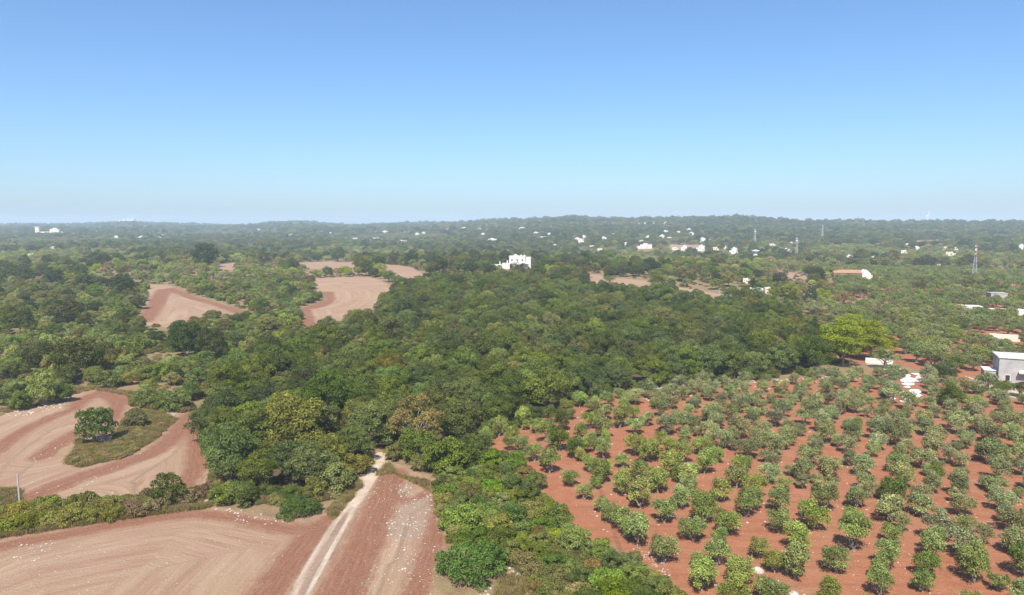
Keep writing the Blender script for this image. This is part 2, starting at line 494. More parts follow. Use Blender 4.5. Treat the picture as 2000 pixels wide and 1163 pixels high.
NVAR = {'oak': 7, 'scrubtree': 6, 'mound': 5, 'bigmound': 2, 'roundtree': 1, 'browning': 1, 'olive': 8, 'old_olive': 5, 'pine': 2, 'cypress': 1}
CROWN, TRUNK, WHOLE = {}, {}, {}
for kd, sp in SPECS.items():
    CROWN[kd], TRUNK[kd], WHOLE[kd] = [], [], []
    for i in range(NVAR[kd]):
        seed = 100 * (list(SPECS).index(kd) + 1) + i
        sp2 = dict(sp)
        rr_ = np.random.default_rng(seed)
        sp2['rz'] *= rr_.uniform(0.88, 1.12); sp2['clumps'] = int(sp['clumps'] * rr_.uniform(0.82, 1.12))
        V, T, C = make_crown(seed, sp2)
        CROWN[kd].append(quads_mesh(kd + '_crown', V, T, M_LEAF))
        tb = make_trunk(seed, sp2, C, M_DEAD if kd == 'browning' else M_PALE if kd in ('olive', 'old_olive', 'pine') else M_BARK)
        TRUNK[kd].append(tb.mesh(kd + '_trunk'))
        # crown and trunk in one mesh, for the masses that nobody could count
        n = len(V)
        me = bpy.data.meshes.new(kd + '_whole')
        vv = [tuple(p) for p in V.reshape(-1, 3)] + tb.v
        ff = [(4 * q, 4 * q + 1, 4 * q + 2, 4 * q + 3) for q in range(n)] + [tuple(k + 4 * n for k in f) for f in tb.f]
        me.from_pydata(vv, [], ff)
        me.materials.append(M_LEAF); me.materials.append(tb.mats[0])
        me.polygons.foreach_set('material_index', [0] * n + [1] * len(tb.f))
        at = me.attributes.new('tone', 'FLOAT', 'POINT')
        at.data.foreach_set('value', np.concatenate([np.repeat(T, 4), np.ones(len(tb.v))]).astype('f'))
        me.update()
        WHOLE[kd].append(me)

# base colours of the foliage, by kind of tree
OAK = [(0.098, 0.132, 0.036), (0.080, 0.112, 0.032), (0.115, 0.148, 0.042), (0.058, 0.082, 0.028), (0.135, 0.140, 0.046), (0.105, 0.122, 0.052), (0.150, 0.160, 0.058)]
TONE = ['mid-green', 'deep green', 'fresh green', 'dark', 'yellowish', 'greyish', 'pale-topped']
SCRUB = [(0.125, 0.175, 0.042), (0.100, 0.150, 0.036), (0.145, 0.180, 0.058), (0.080, 0.120, 0.032), (0.155, 0.160, 0.060)]
SILVER = [(0.200, 0.232, 0.150), (0.182, 0.220, 0.138), (0.215, 0.238, 0.162)]
LIME = [(0.180, 0.235, 0.085), (0.165, 0.225, 0.080), (0.190, 0.235, 0.098)]
PINE = [(0.215, 0.265, 0.030), (0.185, 0.235, 0.030)]

# ------------------------------------------------------------------ layout traced on the ground
def poly(*pts): return PP(pts)
FIELDS = [
    poly((-60, 850), (0, 800), (60, 800), (125, 765), (185, 755), (268, 768), (265, 790), (300, 800), (372, 800), (388, 850), (412, 950), (405, 970), (330, 980), (150, 995), (40, 1005), (-60, 1020)),
    poly((-80, 1040), (0, 1040), (150, 1015), (300, 1000), (400, 985), (520, 1010), (560, 1020), (640, 1000), (700, 930), (735, 880), (765, 900), (850, 938), (868, 960), (850, 1000), (872, 1060), (845, 1110), (850, 1150), (900, 1200), (1060, 1200), (1030, 1120), (1005, 1125), (960, 1220), (-80, 1230)),
    poly((290, 556), (330, 558), (385, 582), (480, 607), (470, 618), (330, 640), (260, 632), (285, 595)),
    poly((600, 545), (725, 541), (757, 555), (765, 575), (742, 598), (737, 618), (715, 640), (650, 645), (607, 668), (597, 655), (578, 605), (640, 585), (622, 570)),
    poly((580, 513), (650, 510), (700, 514), (690, 523), (600, 526)),
    poly((742, 516), (800, 522), (830, 538), (805, 547), (760, 535)),
    poly((425, 517), (462, 513), (466, 527), (430, 528)),
    poly((1140, 533), (1175, 538), (1185, 556), (1150, 552)),
    poly((1200, 543), (1265, 549), (1275, 564), (1192, 561)),
    poly((1315, 560), (1350, 565), (1425, 578), (1428, 590), (1340, 574)),
    poly((1512, 532), (1560, 533), (1582, 545), (1545, 548), (1515, 541)),
    poly((1785, 470), (1872, 470), (1872, 474), (1785, 477)),
    poly((1310, 478), (1370, 479), (1372, 486), (1305, 486)),
]
GROVE = poly((905, 885), (982, 843), (1115, 795), (1215, 770), (1400, 750), (1600, 737), (1700, 728), (1760, 725), (1870, 760), (1960, 780), (2080, 790), (2420, 800), (2420, 1260), (1400, 1260), (1345, 1165), (1290, 1120), (1240, 1090), (1190, 1062), (1125, 1045), (1100, 1010), (1050, 945), (1015, 905), (955, 893))
GROVE2 = poly((1560, 640), (1640, 610), (1740, 585), (1860, 575), (1960, 570), (2300, 562), (2380, 765), (1960, 765), (1870, 745), (1760, 712), (1700, 715), (1640, 700), (1590, 680))
GROVE3 = poly((1630, 525), (1760, 522), (1900, 530), (2020, 545), (2020, 560), (1850, 570), (1700, 580), (1620, 600))
WOOD = poly((402, 835), (412, 900), (440, 955), (540, 968), (640, 955), (700, 908), (735, 878), (765, 882), (850, 905), (915, 868), (985, 838), (1110, 792), (1200, 766), (1400, 746), (1600, 728), (1600, 690), (1560, 640), (1500, 612), (1400, 597), (1280, 580), (1150, 566), (1050, 552), (900, 556), (785, 578), (748, 605), (742, 632), (640, 668), (560, 690), (470, 735), (420, 790))
THICKET = poly((862, 930), (920, 890), (1000, 900), (1040, 945), (1085, 1005), (1110, 1052), (1185, 1075), (1235, 1108), (1290, 1140), (1345, 1200), (1060, 1200), (1050, 1150), (1015, 1120), (1000, 1110), (880, 1075), (860, 1000))

TRACK = smooth_line(PP([(742, 888), (728, 925), (703, 960), (682, 995), (655, 1040), (625, 1090), (592, 1150), (560, 1230)]))
REDS = [   # ploughed bands: centre line and half width in metres
    (smooth_line(PP([(-40, 905), (0, 872), (30, 850), (95, 817), (145, 800), (162, 780), (192, 768), (222, 780), (232, 797), (218, 818)])), 2.0),
    (smooth_line(PP([(200, 766), (235, 775), (262, 788)])), 2.4),
    (smooth_line(PP([(80, 893), (118, 862), (155, 842)])), 2.4),
    (smooth_line(PP([(385, 800), (345, 850), (305, 882), (245, 905), (140, 938), (60, 972), (0, 1000)])), 2.5),
    (smooth_line(PP([(20, 990), (90, 982), (160, 978)])), 0.8),
    (smooth_line(PP([(385, 830), (388, 880), (378, 930), (350, 960)])), 2.2),
    (smooth_line(PP([(-60, 1090), (0, 1066), (100, 1047), (200, 1030), (300, 1013), (390, 1003), (450, 1010), (520, 1025), (600, 1040), (640, 1030)])), 1.9),
    (smooth_line(PP([(650, 1015), (605, 1055), (565, 1105), (520, 1165), (490, 1220)])), 2.6),
    (smooth_line(PP([(768, 925), (752, 980), (715, 1060), (680, 1130), (650, 1210)])), 3.0),
    (smooth_line(PP([(845, 960), (800, 985), (775, 975)])), 1.2),
    (smooth_line(PP([(858, 970), (862, 1030), (840, 1090), (815, 1150), (800, 1220)])), 2.0),
    (smooth_line(PP([(322, 566), (303, 598), (278, 628)])), 5.0),
    (smooth_line(PP([(335, 564), (385, 585), (425, 594), (468, 610)])), 4.0),
    (smooth_line(PP([(636, 572), (640, 588), (618, 600), (588, 604)])), 5.0),
    (smooth_line(PP([(588, 606), (600, 640), (607, 665)])), 5.0),
    (smooth_line(PP([(696, 615), (732, 622)])), 5.0),
]

# ------------------------------------------------------------------ the ground, one sheet to beyond the ridges
def axis(fine0, fine1, step, mid, midstep, end, grow):
    a = list(np.arange(fine0, fine1, step))
    while a[-1] < mid: a.append(a[-1] + midstep)
    s = midstep
    while a[-1] < end: s *= grow; a.append(a[-1] + s)
    return a
xp = axis(0, 120, 0.7, 330, 2.0, 9500, 1.07)
gx = np.array([-v for v in xp[:0:-1]] + xp)
gy = np.array([-9000., -5000., -2500., -1200., -600., -300., -150., -60., 0., 30., 55.] + axis(70, 230, 0.7, 560, 2.2, 9500, 1.035))
X, Y = np.meshgrid(gx, gy)
Z = height(X, Y)
pts = np.stack([X.ravel(), Y.ravel()], 1)
npnt = len(pts)
straw = np.ones(npnt); field = np.zeros(npnt); track = np.zeros(npnt); litter = np.zeros(npnt); red = np.zeros(npnt); stony = np.zeros(npnt)
flow = np.stack([pts[:, 0] * 0.35 + pts[:, 1] * 0.94, pts[:, 0] * 0.94 - pts[:, 1] * 0.35], 1)
near = np.where((pts[:, 1] > 40) & (pts[:, 1] < 1800) & (np.abs(pts[:, 0]) < 900))[0]
def region(pl, soft, target, value=1.0, grow=0.0):
    lo, hi = pl.min(0) - 12 - soft, pl.max(0) + 12 + soft
    q = pts[near]
    k = near[(q[:, 0] > lo[0]) & (q[:, 0] < hi[0]) & (q[:, 1] > lo[1]) & (q[:, 1] < hi[1])]
    w = np.clip(0.5 - (sdf(pts[k], pl) - grow) / (2 * soft), 0, 1) * value
    target[k] = np.maximum(target[k], w)
for i, pl in enumerate(FIELDS): region(pl, 1.2 if i < 2 else 3.0, field)
for g in (GROVE, GROVE2, GROVE3): region(g, 1.5, red)
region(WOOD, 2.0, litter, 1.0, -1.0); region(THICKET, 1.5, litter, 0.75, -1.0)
best = np.full(npnt, 1e9)
for ln, hw in REDS:
    lo, hi = ln.min(0) - 26, ln.max(0) + 26
    q = pts[near]
    k = near[(q[:, 0] > lo[0]) & (q[:, 0] < hi[0]) & (q[:, 1] > lo[1]) & (q[:, 1] < hi[1])]
    d, u, v = line_dist(pts[k], ln)
    straw[k] = np.minimum(straw[k], np.clip(0.5 + (d - hw) / 3.4, 0.1, 1))
    m = d < best[k]
    best[k[m]] = d[m]; flow[k[m], 0] = u[m]; flow[k[m], 1] = v[m]
q = pts[near]
k = near[(np.abs(q[:, 0]) < 80) & (q[:, 1] < 170)]
d, u, v = line_dist(pts[k], TRACK)
far_t = sstep(135, 92, pts[k, 1])                    # nearer the drone the track splits into two ruts
rut = np.minimum(np.abs(u - 0.95), np.abs(u + 0.95))
w1 = np.clip(0.5 + (0.36 - rut) / 0.6, 0, 1); w2 = np.clip(0.5 + (1.1 - d) / 0.9, 0, 1)
track[k] = np.maximum(track[k], np.maximum(w1, w2 * (1 - sstep(0.35, 0.75, far_t))))
stony[k] = np.maximum(stony[k], np.clip((2.3 - d) / 1.2, 0, 1) * 0.75)
region(poly((740, 888), (700, 930), (700, 950), (735, 930), (760, 905)), 1.0, track, 0.8)
for pl in ([(780, 945), (805, 945), (803, 968), (775, 972)], [(770, 985), (845, 965), (850, 1005), (830, 1050), (770, 1060), (745, 1045)], [(770, 1075), (800, 1080), (800, 1110), (780, 1115)],
           [(385, 965), (410, 960), (480, 990), (470, 1005), (420, 992)], [(855, 935), (880, 930), (870, 960), (850, 962)], [(990, 1120), (1030, 1110), (1050, 1200), (950, 1200)],
           [(55, 1065), (110, 1060), (60, 1095)], [(600, 985), (690, 960), (680, 985), (640, 1005)], [(300, 805), (350, 800), (345, 815), (320, 820)]):
    region(PP(pl), 1.6, stony, 0.7)
for pl in ([(1690, 705), (1760, 712), (1760, 722), (1690, 716)], [(1900, 745), (2010, 768), (2010, 785), (1900, 762)], [(1640, 655), (1646, 655), (1648, 700), (1640, 700)]):
    region(PP(pl), 0.8, track, 0.6)

nx, ny = len(gx), len(gy)
idx = np.arange(nx * ny).reshape(ny, nx)
F = np.stack([idx[:-1, :-1], idx[:-1, 1:], idx[1:, 1:], idx[1:, :-1]], -1).reshape(-1, 4)
me = bpy.data.meshes.new('ground')
me.vertices.add(npnt); me.vertices.foreach_set('co', np.stack([X.ravel(), Y.ravel(), Z.ravel()], 1).ravel().astype('f'))
me.loops.add(F.size); me.loops.foreach_set('vertex_index', F.ravel().astype('i'))
me.polygons.add(len(F)); me.polygons.foreach_set('loop_start', np.arange(0, F.size, 4, dtype='i'))
me.polygons.foreach_set('use_smooth', np.ones(len(F), bool))
one = np.ones(npnt)
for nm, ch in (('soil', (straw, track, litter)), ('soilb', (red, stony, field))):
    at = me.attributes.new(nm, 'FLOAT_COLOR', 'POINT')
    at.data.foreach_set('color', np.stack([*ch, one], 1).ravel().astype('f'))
at = me.attributes.new('flow', 'FLOAT_VECTOR', 'POINT')
at.data.foreach_set('vector', np.stack([flow[:, 0], flow[:, 1], one * 0], 1).ravel().astype('f'))
me.materials.append(M_GROUND)
me.update(calc_edges=True)
tag(link('ground', me), kind='structure')

# ------------------------------------------------------------------ placing trees
def inside(p, pl, grow=0.0): return sdf(np.array([p]), pl)[0] < grow

TREES = []           # dicts: kind, pos, scale, color, rot, role
BLOCK = []           # (x, y, r): kept clear
def tree(kind, p, s, color, role='', h=1.0, name=None, label=None, cat='tree', group=None, var=None):
    TREES.append(dict(kind=kind, p=np.array(p, float), s=s, c=color, role=role, h=h, name=name, label=label, cat=cat, group=group, var=var, rot=random.uniform(0, 6.28)))

class Spread:
    """dart throwing on a grid so that crowns keep their distance"""
    def __init__(self, cell=4.0): self.c = cell; self.g = {}
    def ok(self, p, r):
        i, j = int(p[0] // self.c), int(p[1] // self.c); k = int(math.ceil((r + 4) / self.c))
        for a in range(i - k, i + k + 1):
            for b in range(j - k, j + k + 1):
                for (x, y, r2) in self.g.get((a, b), ()):
                    if (x - p[0]) ** 2 + (y - p[1]) ** 2 < ((r + r2) * 0.5) ** 2: return False
        return True
    def put(self, p, r): self.g.setdefault((int(p[0] // self.c), int(p[1] // self.c)), []).append((p[0], p[1], r))
SPR = Spread()

def scatter(pl, r, n, fn, shrink=0.0, avoid=()):
    lo, hi = pl.min(0), pl.max(0)
    c = RNG.uniform(lo, hi, (n, 2))
    ins = sdf(c, pl) < -shrink
    for a, gr in avoid: ins &= sdf(c, a) > gr
    for p in c[ins]:
        rr = random.uniform(*r) if hasattr(r, '__len__') else r
        if SPR.ok(p, rr):
            SPR.put(p, rr); fn(p, rr)

def jit(c, a=0.12):
    k = 1 + random.uniform(-a, a)
    return tuple(max(0.004, v * k * (1 + random.uniform(-0.05, 0.05))) for v in c)

# --- trees that stand out one by one
def special(kind, px, py, s, color, name, label, cat='tree', h=1.0, var=0, group=None, r=None):
    p = P(px, py)
    if color not in PINE: color = tuple(v * 1.45 for v in color)
    tree(kind, p, s, color, 'special', h, name, label, cat, group, var)
    SPR.put(p, r if r else SPECS[kind]['rx'] * s * 1.5)
D1, D2 = (0.030, 0.043, 0.018), (0.038, 0.052, 0.022)
special('oak', 362, 700, 1.25, D1, 'oak_tree', 'tall blackish-green oak above the bend between pale scrub and the first field', h=1.25)
special('oak', 415, 703, 1.05, D2, 'oak_tree', 'dark oak leaning against the blackish oak, on its wood-facing side', h=1.2, var=1)
special('oak', 240, 585, 1.75, D1, 'oak_tree', 'broad blackish oak beside the upper end of the pale field with red rim', var=2)
special('oak', 105, 560, 1.55, D1, 'oak_tree', 'broad blackish oak rising out of pale scrub near two small white huts', var=3)
special('oak', 165, 568, 1.35, (0.05, 0.056, 0.022), 'oak_tree', 'brownish dark oak touching the broad blackish oak near the huts', var=4)
special('oak', 400, 523, 2.3, D1, 'oak_tree', 'very large blackish oak on the rise behind the pale fields', h=1.1, var=5)
special('oak', 200, 525, 1.7, (0.048, 0.06, 0.024), 'oak_tree', 'wide dull green oak among pale olives behind the blackish oaks', var=0)
special('oak', 660, 512, 2.0, D2, 'oak_tree', 'large dark oak group crown beyond the narrow upper field strip', var=1)
special('oak', 858, 535, 1.6, D2, 'oak_tree', 'dark oak behind the end of the narrow upper strip', var=6)
special('oak', 715, 540, 1.25, D2, 'oak_tree', 'dark oak standing on the bank at the head of the long pale field', h=1.15, var=2)
special('oak', 640, 541, 0.9, (0.05, 0.07, 0.025), 'oak_tree', 'low rounded oak on the bank at the head of the long pale field', var=3)
special('oak', 772, 578, 0.85, D2, 'oak_tree', 'small dark oak at the upper corner where wood meets long pale field', h=1.1, var=4)
for (px, py, s, v, lb) in ((150, 742, 1.45, 5, 'big spreading oak with thin crown above the yellow-green bush'), (75, 725, 1.2, 0, 'oak with thin crown next to the big spreading oak, towards picture edge'),
                           (40, 655, 1.35, 1, 'wide brown-tinged oak above the big spreading oaks'), (130, 640, 1.5, 2, 'wide brown-tinged oak between pale scrub and the field with red rim'), (200, 720, 1.0, 6, 'dark oak on the scrub side of the big spreading oak')):
    special('oak', px, py, s, (0.052, 0.062, 0.020), 'oak_tree', lb, var=v)
special('roundtree', 190, 866, 1.04, (0.050, 0.080, 0.022), 'round_tree', 'lone round dark green tree on the scrub island in the ploughed field', h=1.2, var=0)
special('scrubtree', 330, 985, 0.95, (0.048, 0.072, 0.024), 'small_tree', 'small upright green tree at the stony end of the bramble hedgerow', h=1.3, var=1)
special('scrubtree', 265, 835, 1.0, (0.085, 0.095, 0.045), 'thorn_bush', 'loose grey-green bush at the upper end of the scrub island', 'bush', h=1.0, var=2)
special('roundtree', 82, 793, 0.9, (0.125, 0.158, 0.038), 'wild_olive_tree', 'yellow-green feathery tree at the head of the ploughed field', h=1.55, var=0)
for bx_, by_, bl_ in ((40, 800, 'green bush on the near side of the yellow-green feathery tree, at the picture edge'), (118, 785, 'low green bush between the feathery tree and the ploughed bend'), (12, 790, 'green bush at the picture edge above the ploughed field')):
    special('scrubtree', bx_, by_, 1.15, (0.06, 0.09, 0.026), 'mastic_shrub', bl_, 'shrub', var=bx_ % 6)
special('scrubtree', 288, 798, 1.1, (0.09,0.11,0.05), 'wild_olive_bush', 'grey-green bush on the bank between field head and wood, nearest the scrub island', 'bush', h=1.15, var=0)
special('scrubtree', 318, 802, 1.1, (0.085,0.115,0.035), 'wild_olive_bush', 'bushy wild olive on the bank beside the stones, between field head and wood', 'bush', h=1.15, var=0)
special('scrubtree', 347, 803, 1.1, (0.10,0.125,0.05), 'wild_olive_bush', 'pale wild olive closest to the narrow gap beside the wood', 'bush', h=1.15, var=5)
special('scrubtree', 372, 782, 1.1, (0.055,0.08,0.026), 'wild_olive_bush', 'dark bush squeezed between bank and the wood', 'bush', h=1.15, var=0)
special('scrubtree', 210, 758, 1.1, (0.10,0.12,0.045), 'wild_olive_bush', 'loose round bush above the top of the ploughed bend', 'bush', h=1.15, var=0)
special('browning', 815, 885, 1.22, (0.135, 0.115, 0.058), 'oak_tree', 'browning oak with bare grey branches where the track enters the wood', var=0, h=1.05)
special('oak', 705, 845, 0.95, (0.095, 0.105, 0.048), 'oak_tree', 'greyish olive-toned oak uphill of the track mouth', var=3)
special('oak', 585, 905, 1.35, (0.075, 0.088, 0.024), 'oak_tree', 'tallest broad oak at the corner of the wood above the ploughed field', var=0, h=1.15)
special('oak', 610, 955, 0.95, (0.062, 0.078, 0.022), 'oak_tree', 'rounded oak in front of the tallest oak at the wood corner', var=2)
special('pine', 1645, 716, 1.32, PINE[0], 'pine_tree', 'tall bright yellow-green pine with bare trunks at the end of the wood', var=0)
special('pine', 1700, 706, 1.12, PINE[0], 'pine_tree', 'slightly lower bright pine beside the tall pine, on its grove side', var=1)
special('pine', 1668, 690, 1.15, PINE[1], 'pine_tree', 'bright pine crown between and behind the other two tall pines', var=1)
special('pine', 1728, 698, 0.7, PINE[1], 'pine_tree', 'lowest bright pine bough end, reaching over the short white wall', var=0)
special('cypress', 1591, 672, 0.95, (0.03, 0.045, 0.022), 'cypress_tree', 'slim dark cypress column next to the tall yellow-green pine', var=0)
special('pine', 1545, 590, 0.85, PINE[0], 'pine_tree', 'yellow-green pine in the dark garden trees beyond the wood', var=1)
special('pine', 1605, 596, 0.8, PINE[0], 'pine_tree', 'yellow-green pine on the grove side of the garden cedars', var=0)
special('pine', 1510, 585, 0.7, PINE[1], 'pine_tree', 'small bright pine beside the white garden building past the wood', var=0)
special('oak', 1583, 607, 0.85, (0.045, 0.065, 0.045), 'cedar_tree', 'blue-grey cedar between two yellow-green pines', h=1.6, var=1)
special('oak', 1545, 610, 0.8, (0.036, 0.052, 0.024), 'cedar_tree', 'dark cedar in front of the yellow-green garden pine', h=1.4, var=4)
special('oak', 1843, 748, 0.78, (0.03, 0.05, 0.018), 'carob_tree', 'dense dark round carob tree beside the white rock slabs', h=0.9, var=5)
special('olive', 1888, 770, 1.2, (0.13, 0.135, 0.045), 'fig_tree', 'yellowish small tree in front of the dark carob', var=2)
special('mound', 1905, 790, 1.0, (0.17, 0.22, 0.05), 'fig_bush', 'low light-green fig bush below the pale yard by the grey house', 'bush', var=1)
special('old_olive', 1930, 765, 0.9, (0.10, 0.125, 0.062), 'olive_tree', 'olive tree overhanging the lane beside the grey house', var=2)
special('old_olive', 1958, 774, 0.8, (0.085, 0.11, 0.05), 'olive_tree', 'loose olive standing directly before the wall of the grey house', var=1)
special('old_olive', 1993, 775, 0.8, (0.06, 0.085, 0.03), 'olive_tree', 'dark tree at the foot of the grey house', var=3)
special('bigmound', 1075, 541, 1.7, (0.13, 0.175, 0.03), 'umbrella_pine', 'low bright green umbrella crown beside the white villa', h=1.6, var=2)
special('bigmound', 925, 1122, 1.02, (0.050, 0.088, 0.012), 'mastic_mound', 'wide round bright green mastic mound jutting into the field', 'bush', h=1.15, var=0, r=9.5)
special('bigmound', 585, 1003, 0.74, (0.045, 0.084, 0.013), 'mastic_mound', 'dense oval mastic mound below the wood corner, beside the track', 'bush', h=1.0, var=1)
special('mound', 905, 1035, 1.2, (0.080, 0.130, 0.022), 'mastic_mound', 'bright green mastic mound at the narrowest point of the field', 'bush', h=1.3, var=3)
special('scrubtree', 870, 925, 1.55, (0.060, 0.090, 0.024), 'mastic_tree', 'dense dark green mastic where the thicket meets the track clearing', h=1.1, var=4)
special('scrubtree', 820, 905, 1.35, (0.066, 0.098, 0.026), 'mastic_tree', 'dense green mastic just beside the track mouth, under the browning oak', h=1.2, var=5)
special('scrubtree', 915, 912, 1.25, (0.052, 0.080, 0.024), 'mastic_tree', 'dark mastic beside the tip of the red grove', h=1.1, var=1)
special('scrubtree', 660, 960, 1.1, (0.105, 0.14, 0.045), 'wild_olive_tree', 'pale green shrub overhanging the track from the wood side', h=1.1, var=2)
special('scrubtree', 705, 925, 1.0, (0.10, 0.10, 0.035), 'mastic_tree', 'yellowing shrub at the track mouth opposite the dense mastics', h=1.0, var=3)
special('scrubtree', 435, 985, 0.85, (0.085, 0.11, 0.03), 'mastic_tree', 'yellow-tipped shrub beside the pale stones at the wood corner', h=1.0, var=4)
special('scrubtree', 475, 985, 0.95, (0.06, 0.09, 0.022), 'mastic_tree', 'green shrub between yellow-tipped shrub and the wood', h=1.0, var=5)

# --- olive grove on red earth, planted in rows
O0, VA, VB = np.array([7.0, 129.6]), np.array([2.27, -6.08]), np.array([6.55, 1.35])
ORD = ['first', 'second', 'third', 'fourth', 'fifth', 'sixth', 'seventh', 'eighth', 'ninth', 'tenth', 'eleventh', 'twelfth', 'thirteenth', 'fourteenth', 'fifteenth', 'sixteenth', 'seventeenth', 'eighteenth', 'nineteenth', 'twentieth', 'twenty-first', 'twenty-second', 'twenty-third', 'twenty-fourth', 'twenty-fifth', 'twenty-sixth', 'twenty-seventh', 'twenty-eighth', 'twenty-ninth', 'thirtieth']
rows = {}
cand = []
SLAB = poly((1766, 738), (1798, 726), (1800, 792), (1768, 790))
for i in range(-16, 34):
    for k in range(-24, 18):
        p = O0 + VB * i + VA * k + RNG.normal(0, 0.62, 2)
        cand.append((i, k, p))
cp = np.array([c[2] for c in cand])
okc = (sdf(cp, GROVE) < -0.8) & (sdf(cp, SLAB) > 0.5)
green_line = PP([(1150, 770), (1300, 850), (1480, 930), (1700, 1030), (1900, 1110), (2050, 1190)])
for (i, k, p), ok in zip(cand, okc):
    if not ok: continue
    px, py = project(p[0], p[1], hz(p))
    if px > 2380 or py > 1250 or random.random() < 0.045: continue
    e = np.interp(px, [0, 1150, 1300, 1480, 1700, 1900, 2100], [760, 770, 850, 930, 1030, 1110, 1200])
    lime = 1 / (1 + math.exp(-(py - e + random.gauss(0, 14)) / 9)) > 0.5
    if not SPR.ok(p, 1.2): continue
    rows.setdefault(i, []).append((k, p, lime))
    SPR.put(p, 2.2)
ri = 0
for i in sorted(rows):
    ts = sorted(rows[i], key=lambda t: -t[0])           # front of the row first
    for n, (k, p, lime) in enumerate(ts):
        c = random.choice(LIME if lime else SILVER)
        if random.random() < 0.05: c = (0.085, 0.125, 0.03)
        lb = ('bright green' if lime else 'silvery grey-green') + f' olive, {ORD[min(n, 29)]} from the front in the {ORD[min(ri, 29)]} row past the thicket'
        tree('olive', p, random.choice([0.85, 0.95, 1.05, 1.1, 1.18, 1.28]) * random.uniform(0.92, 1.1) * (0.98 if lime else 1.05), jit(c, 0.14), 'grove', random.uniform(0.86, 1.15) * (1.0 if lime else 0.92), 'olive_tree', lb, 'tree', 'olive trees in rows on the red earth')
        # self-sown or replanted trees stand between the regular ones
        q = p + VA * 0.5 + VB * random.choice((0.0, 0.5, 0.5)) + RNG.normal(0, 0.7, 2)
        if random.random() < (0.55 if lime else 0.78) and inside(q, GROVE, -0.8) and not inside(q, SLAB, 0.5) and SPR.ok(q, 1.0):
            SPR.put(q, 1.6)
            tree('olive', q, random.uniform(0.62, 1.0), jit(random.choice(LIME if lime else SILVER), 0.16), 'grove', random.uniform(0.85, 1.1), 'olive_tree', ('small bright green' if lime else 'small silvery') + f' olive filling the gap next to the {ORD[min(n, 29)]} tree of the {ORD[min(ri, 29)]} row', 'tree', 'small olives between the regular rows')
    ri += 1

# --- holm oak wood
FRONT = PP([(402, 835), (440, 955), (640, 955), (735, 878), (765, 882), (850, 905), (915, 868)])
SIDE = PP([(985, 838), (1110, 792), (1200, 766), (1400, 746), (1600, 728)])
def wood_tree(p, r):
    df = line_dist(np.array([p]), FRONT)[0][0]; ds = line_dist(np.array([p]), SIDE)[0][0]
    ti = random.choices(range(7), [5, 4.5, 3, 2.2, 0.7, 1.0, 0.5])[0]; tone = OAK[ti]; tn = TONE[ti]
    if df < 16: lb, gp = tn + ' oak in the outer row of the wood, facing the ploughed fields', 'oaks on the field edge of the wood'
    elif ds < 11: lb, gp = tn + ' oak with shaded foot in the outer row facing the olive grove', 'oaks on the olive grove edge of the wood'
    elif p[1] < 230 and p[0] < 15: lb, gp = tn + ' oak crown inside the near end of the wood behind the track mouth', 'oaks inside the near end of the wood'
    elif p[0] > 40: lb, gp = tn + ' oak crown inside the wood on the olive grove side', 'oaks inside the wood on the grove side'
    elif p[1] < 330: lb, gp = tn + ' oak crown in the heart of the wood below the villa', 'oaks in the heart of the wood'
    else: lb, gp = tn + ' small-looking oak crown in the far part of the wood near the villa', 'oaks in the far part of the wood'
    tree('oak', p, r / 6.4 * random.uniform(0.92, 1.1), jit(tone, 0.12), 'wood', random.uniform(0.8, 1.28), 'oak_tree', lb, 'tree', gp)
    TREES[-1]['short'] = tn + ' oak'
scatter(WOOD, (5.0, 7.4), 40000, wood_tree)

# --- mastic thicket between field and grove
def thicket(p, r):
    c = random.choices(SCRUB + [(0.135, 0.205, 0.032), (0.185, 0.15, 0.07)], [4, 4, 3, 2, 2, 3, 1])[0]
    if p[1] < 96: lb, gp = 'green mastic shrub in the near end of the thicket below the grove', 'shrubs in the near end of the thicket'
    elif p[1] < 115: lb, gp = 'green mastic shrub in the middle of the thicket beside the first olives', 'shrubs in the middle of the thicket'
    else: lb, gp = 'dark green mastic shrub in the upper end of the thicket near the wood', 'shrubs in the upper end of the thicket'
    kd = 'mound' if random.random() < 0.3 else 'scrubtree'
    tree(kd, p, r / 4.2 * (1.0 if kd == 'scrubtree' else 1.15), jit(c), 'thicket', random.uniform(0.8, 1.15), 'mastic_shrub', lb, 'shrub', gp)
scatter(THICKET, (2.3, 3.6), 9000, thicket, 0.3)

# --- shrubs in front of the wood, and round the fields
def edge_shrub(p, r):
    c = random.choice(SCRUB)
    tree('scrubtree', p, r / 4.0, jit(c), 'edge', random.uniform(0.75, 1.1), 'mastic_shrub', 'rounded green shrub along the foot of the wood by the ploughed field', 'shrub', 'shrubs along the foot of the wood')
for pl in ([(385, 815), (398, 815), (420, 940), (445, 960), (640, 965), (700, 905), (712, 912), (650, 975), (540, 985), (430, 975)], [(755, 885), (850, 910), (920, 880), (930, 895), (870, 935), (780, 905)]):
    scatter(PP(pl), (2.6, 3.8), 1500, edge_shrub)

# --- bramble hedgerow
def side_shrub(p, r):
    tree('scrubtree', p, r / 3.9, jit(random.choice([(0.085, 0.12, 0.034), (0.065, 0.095, 0.03), (0.11, 0.14, 0.05)])), 'edge', random.uniform(0.8, 1.2), 'mastic_shrub', 'dark shrub at the foot of the wood along the olive grove', 'shrub', 'shrubs at the grove foot of the wood')
    TREES[-1]['short'] = 'dark wood-edge shrub'
scatter(poly((930, 866), (985, 832), (1110, 786), (1200, 760), (1400, 741), (1600, 724), (1602, 733), (1400, 750), (1205, 770), (1118, 797), (990, 846), (940, 874)), (2.2, 3.6), 3000, side_shrub)

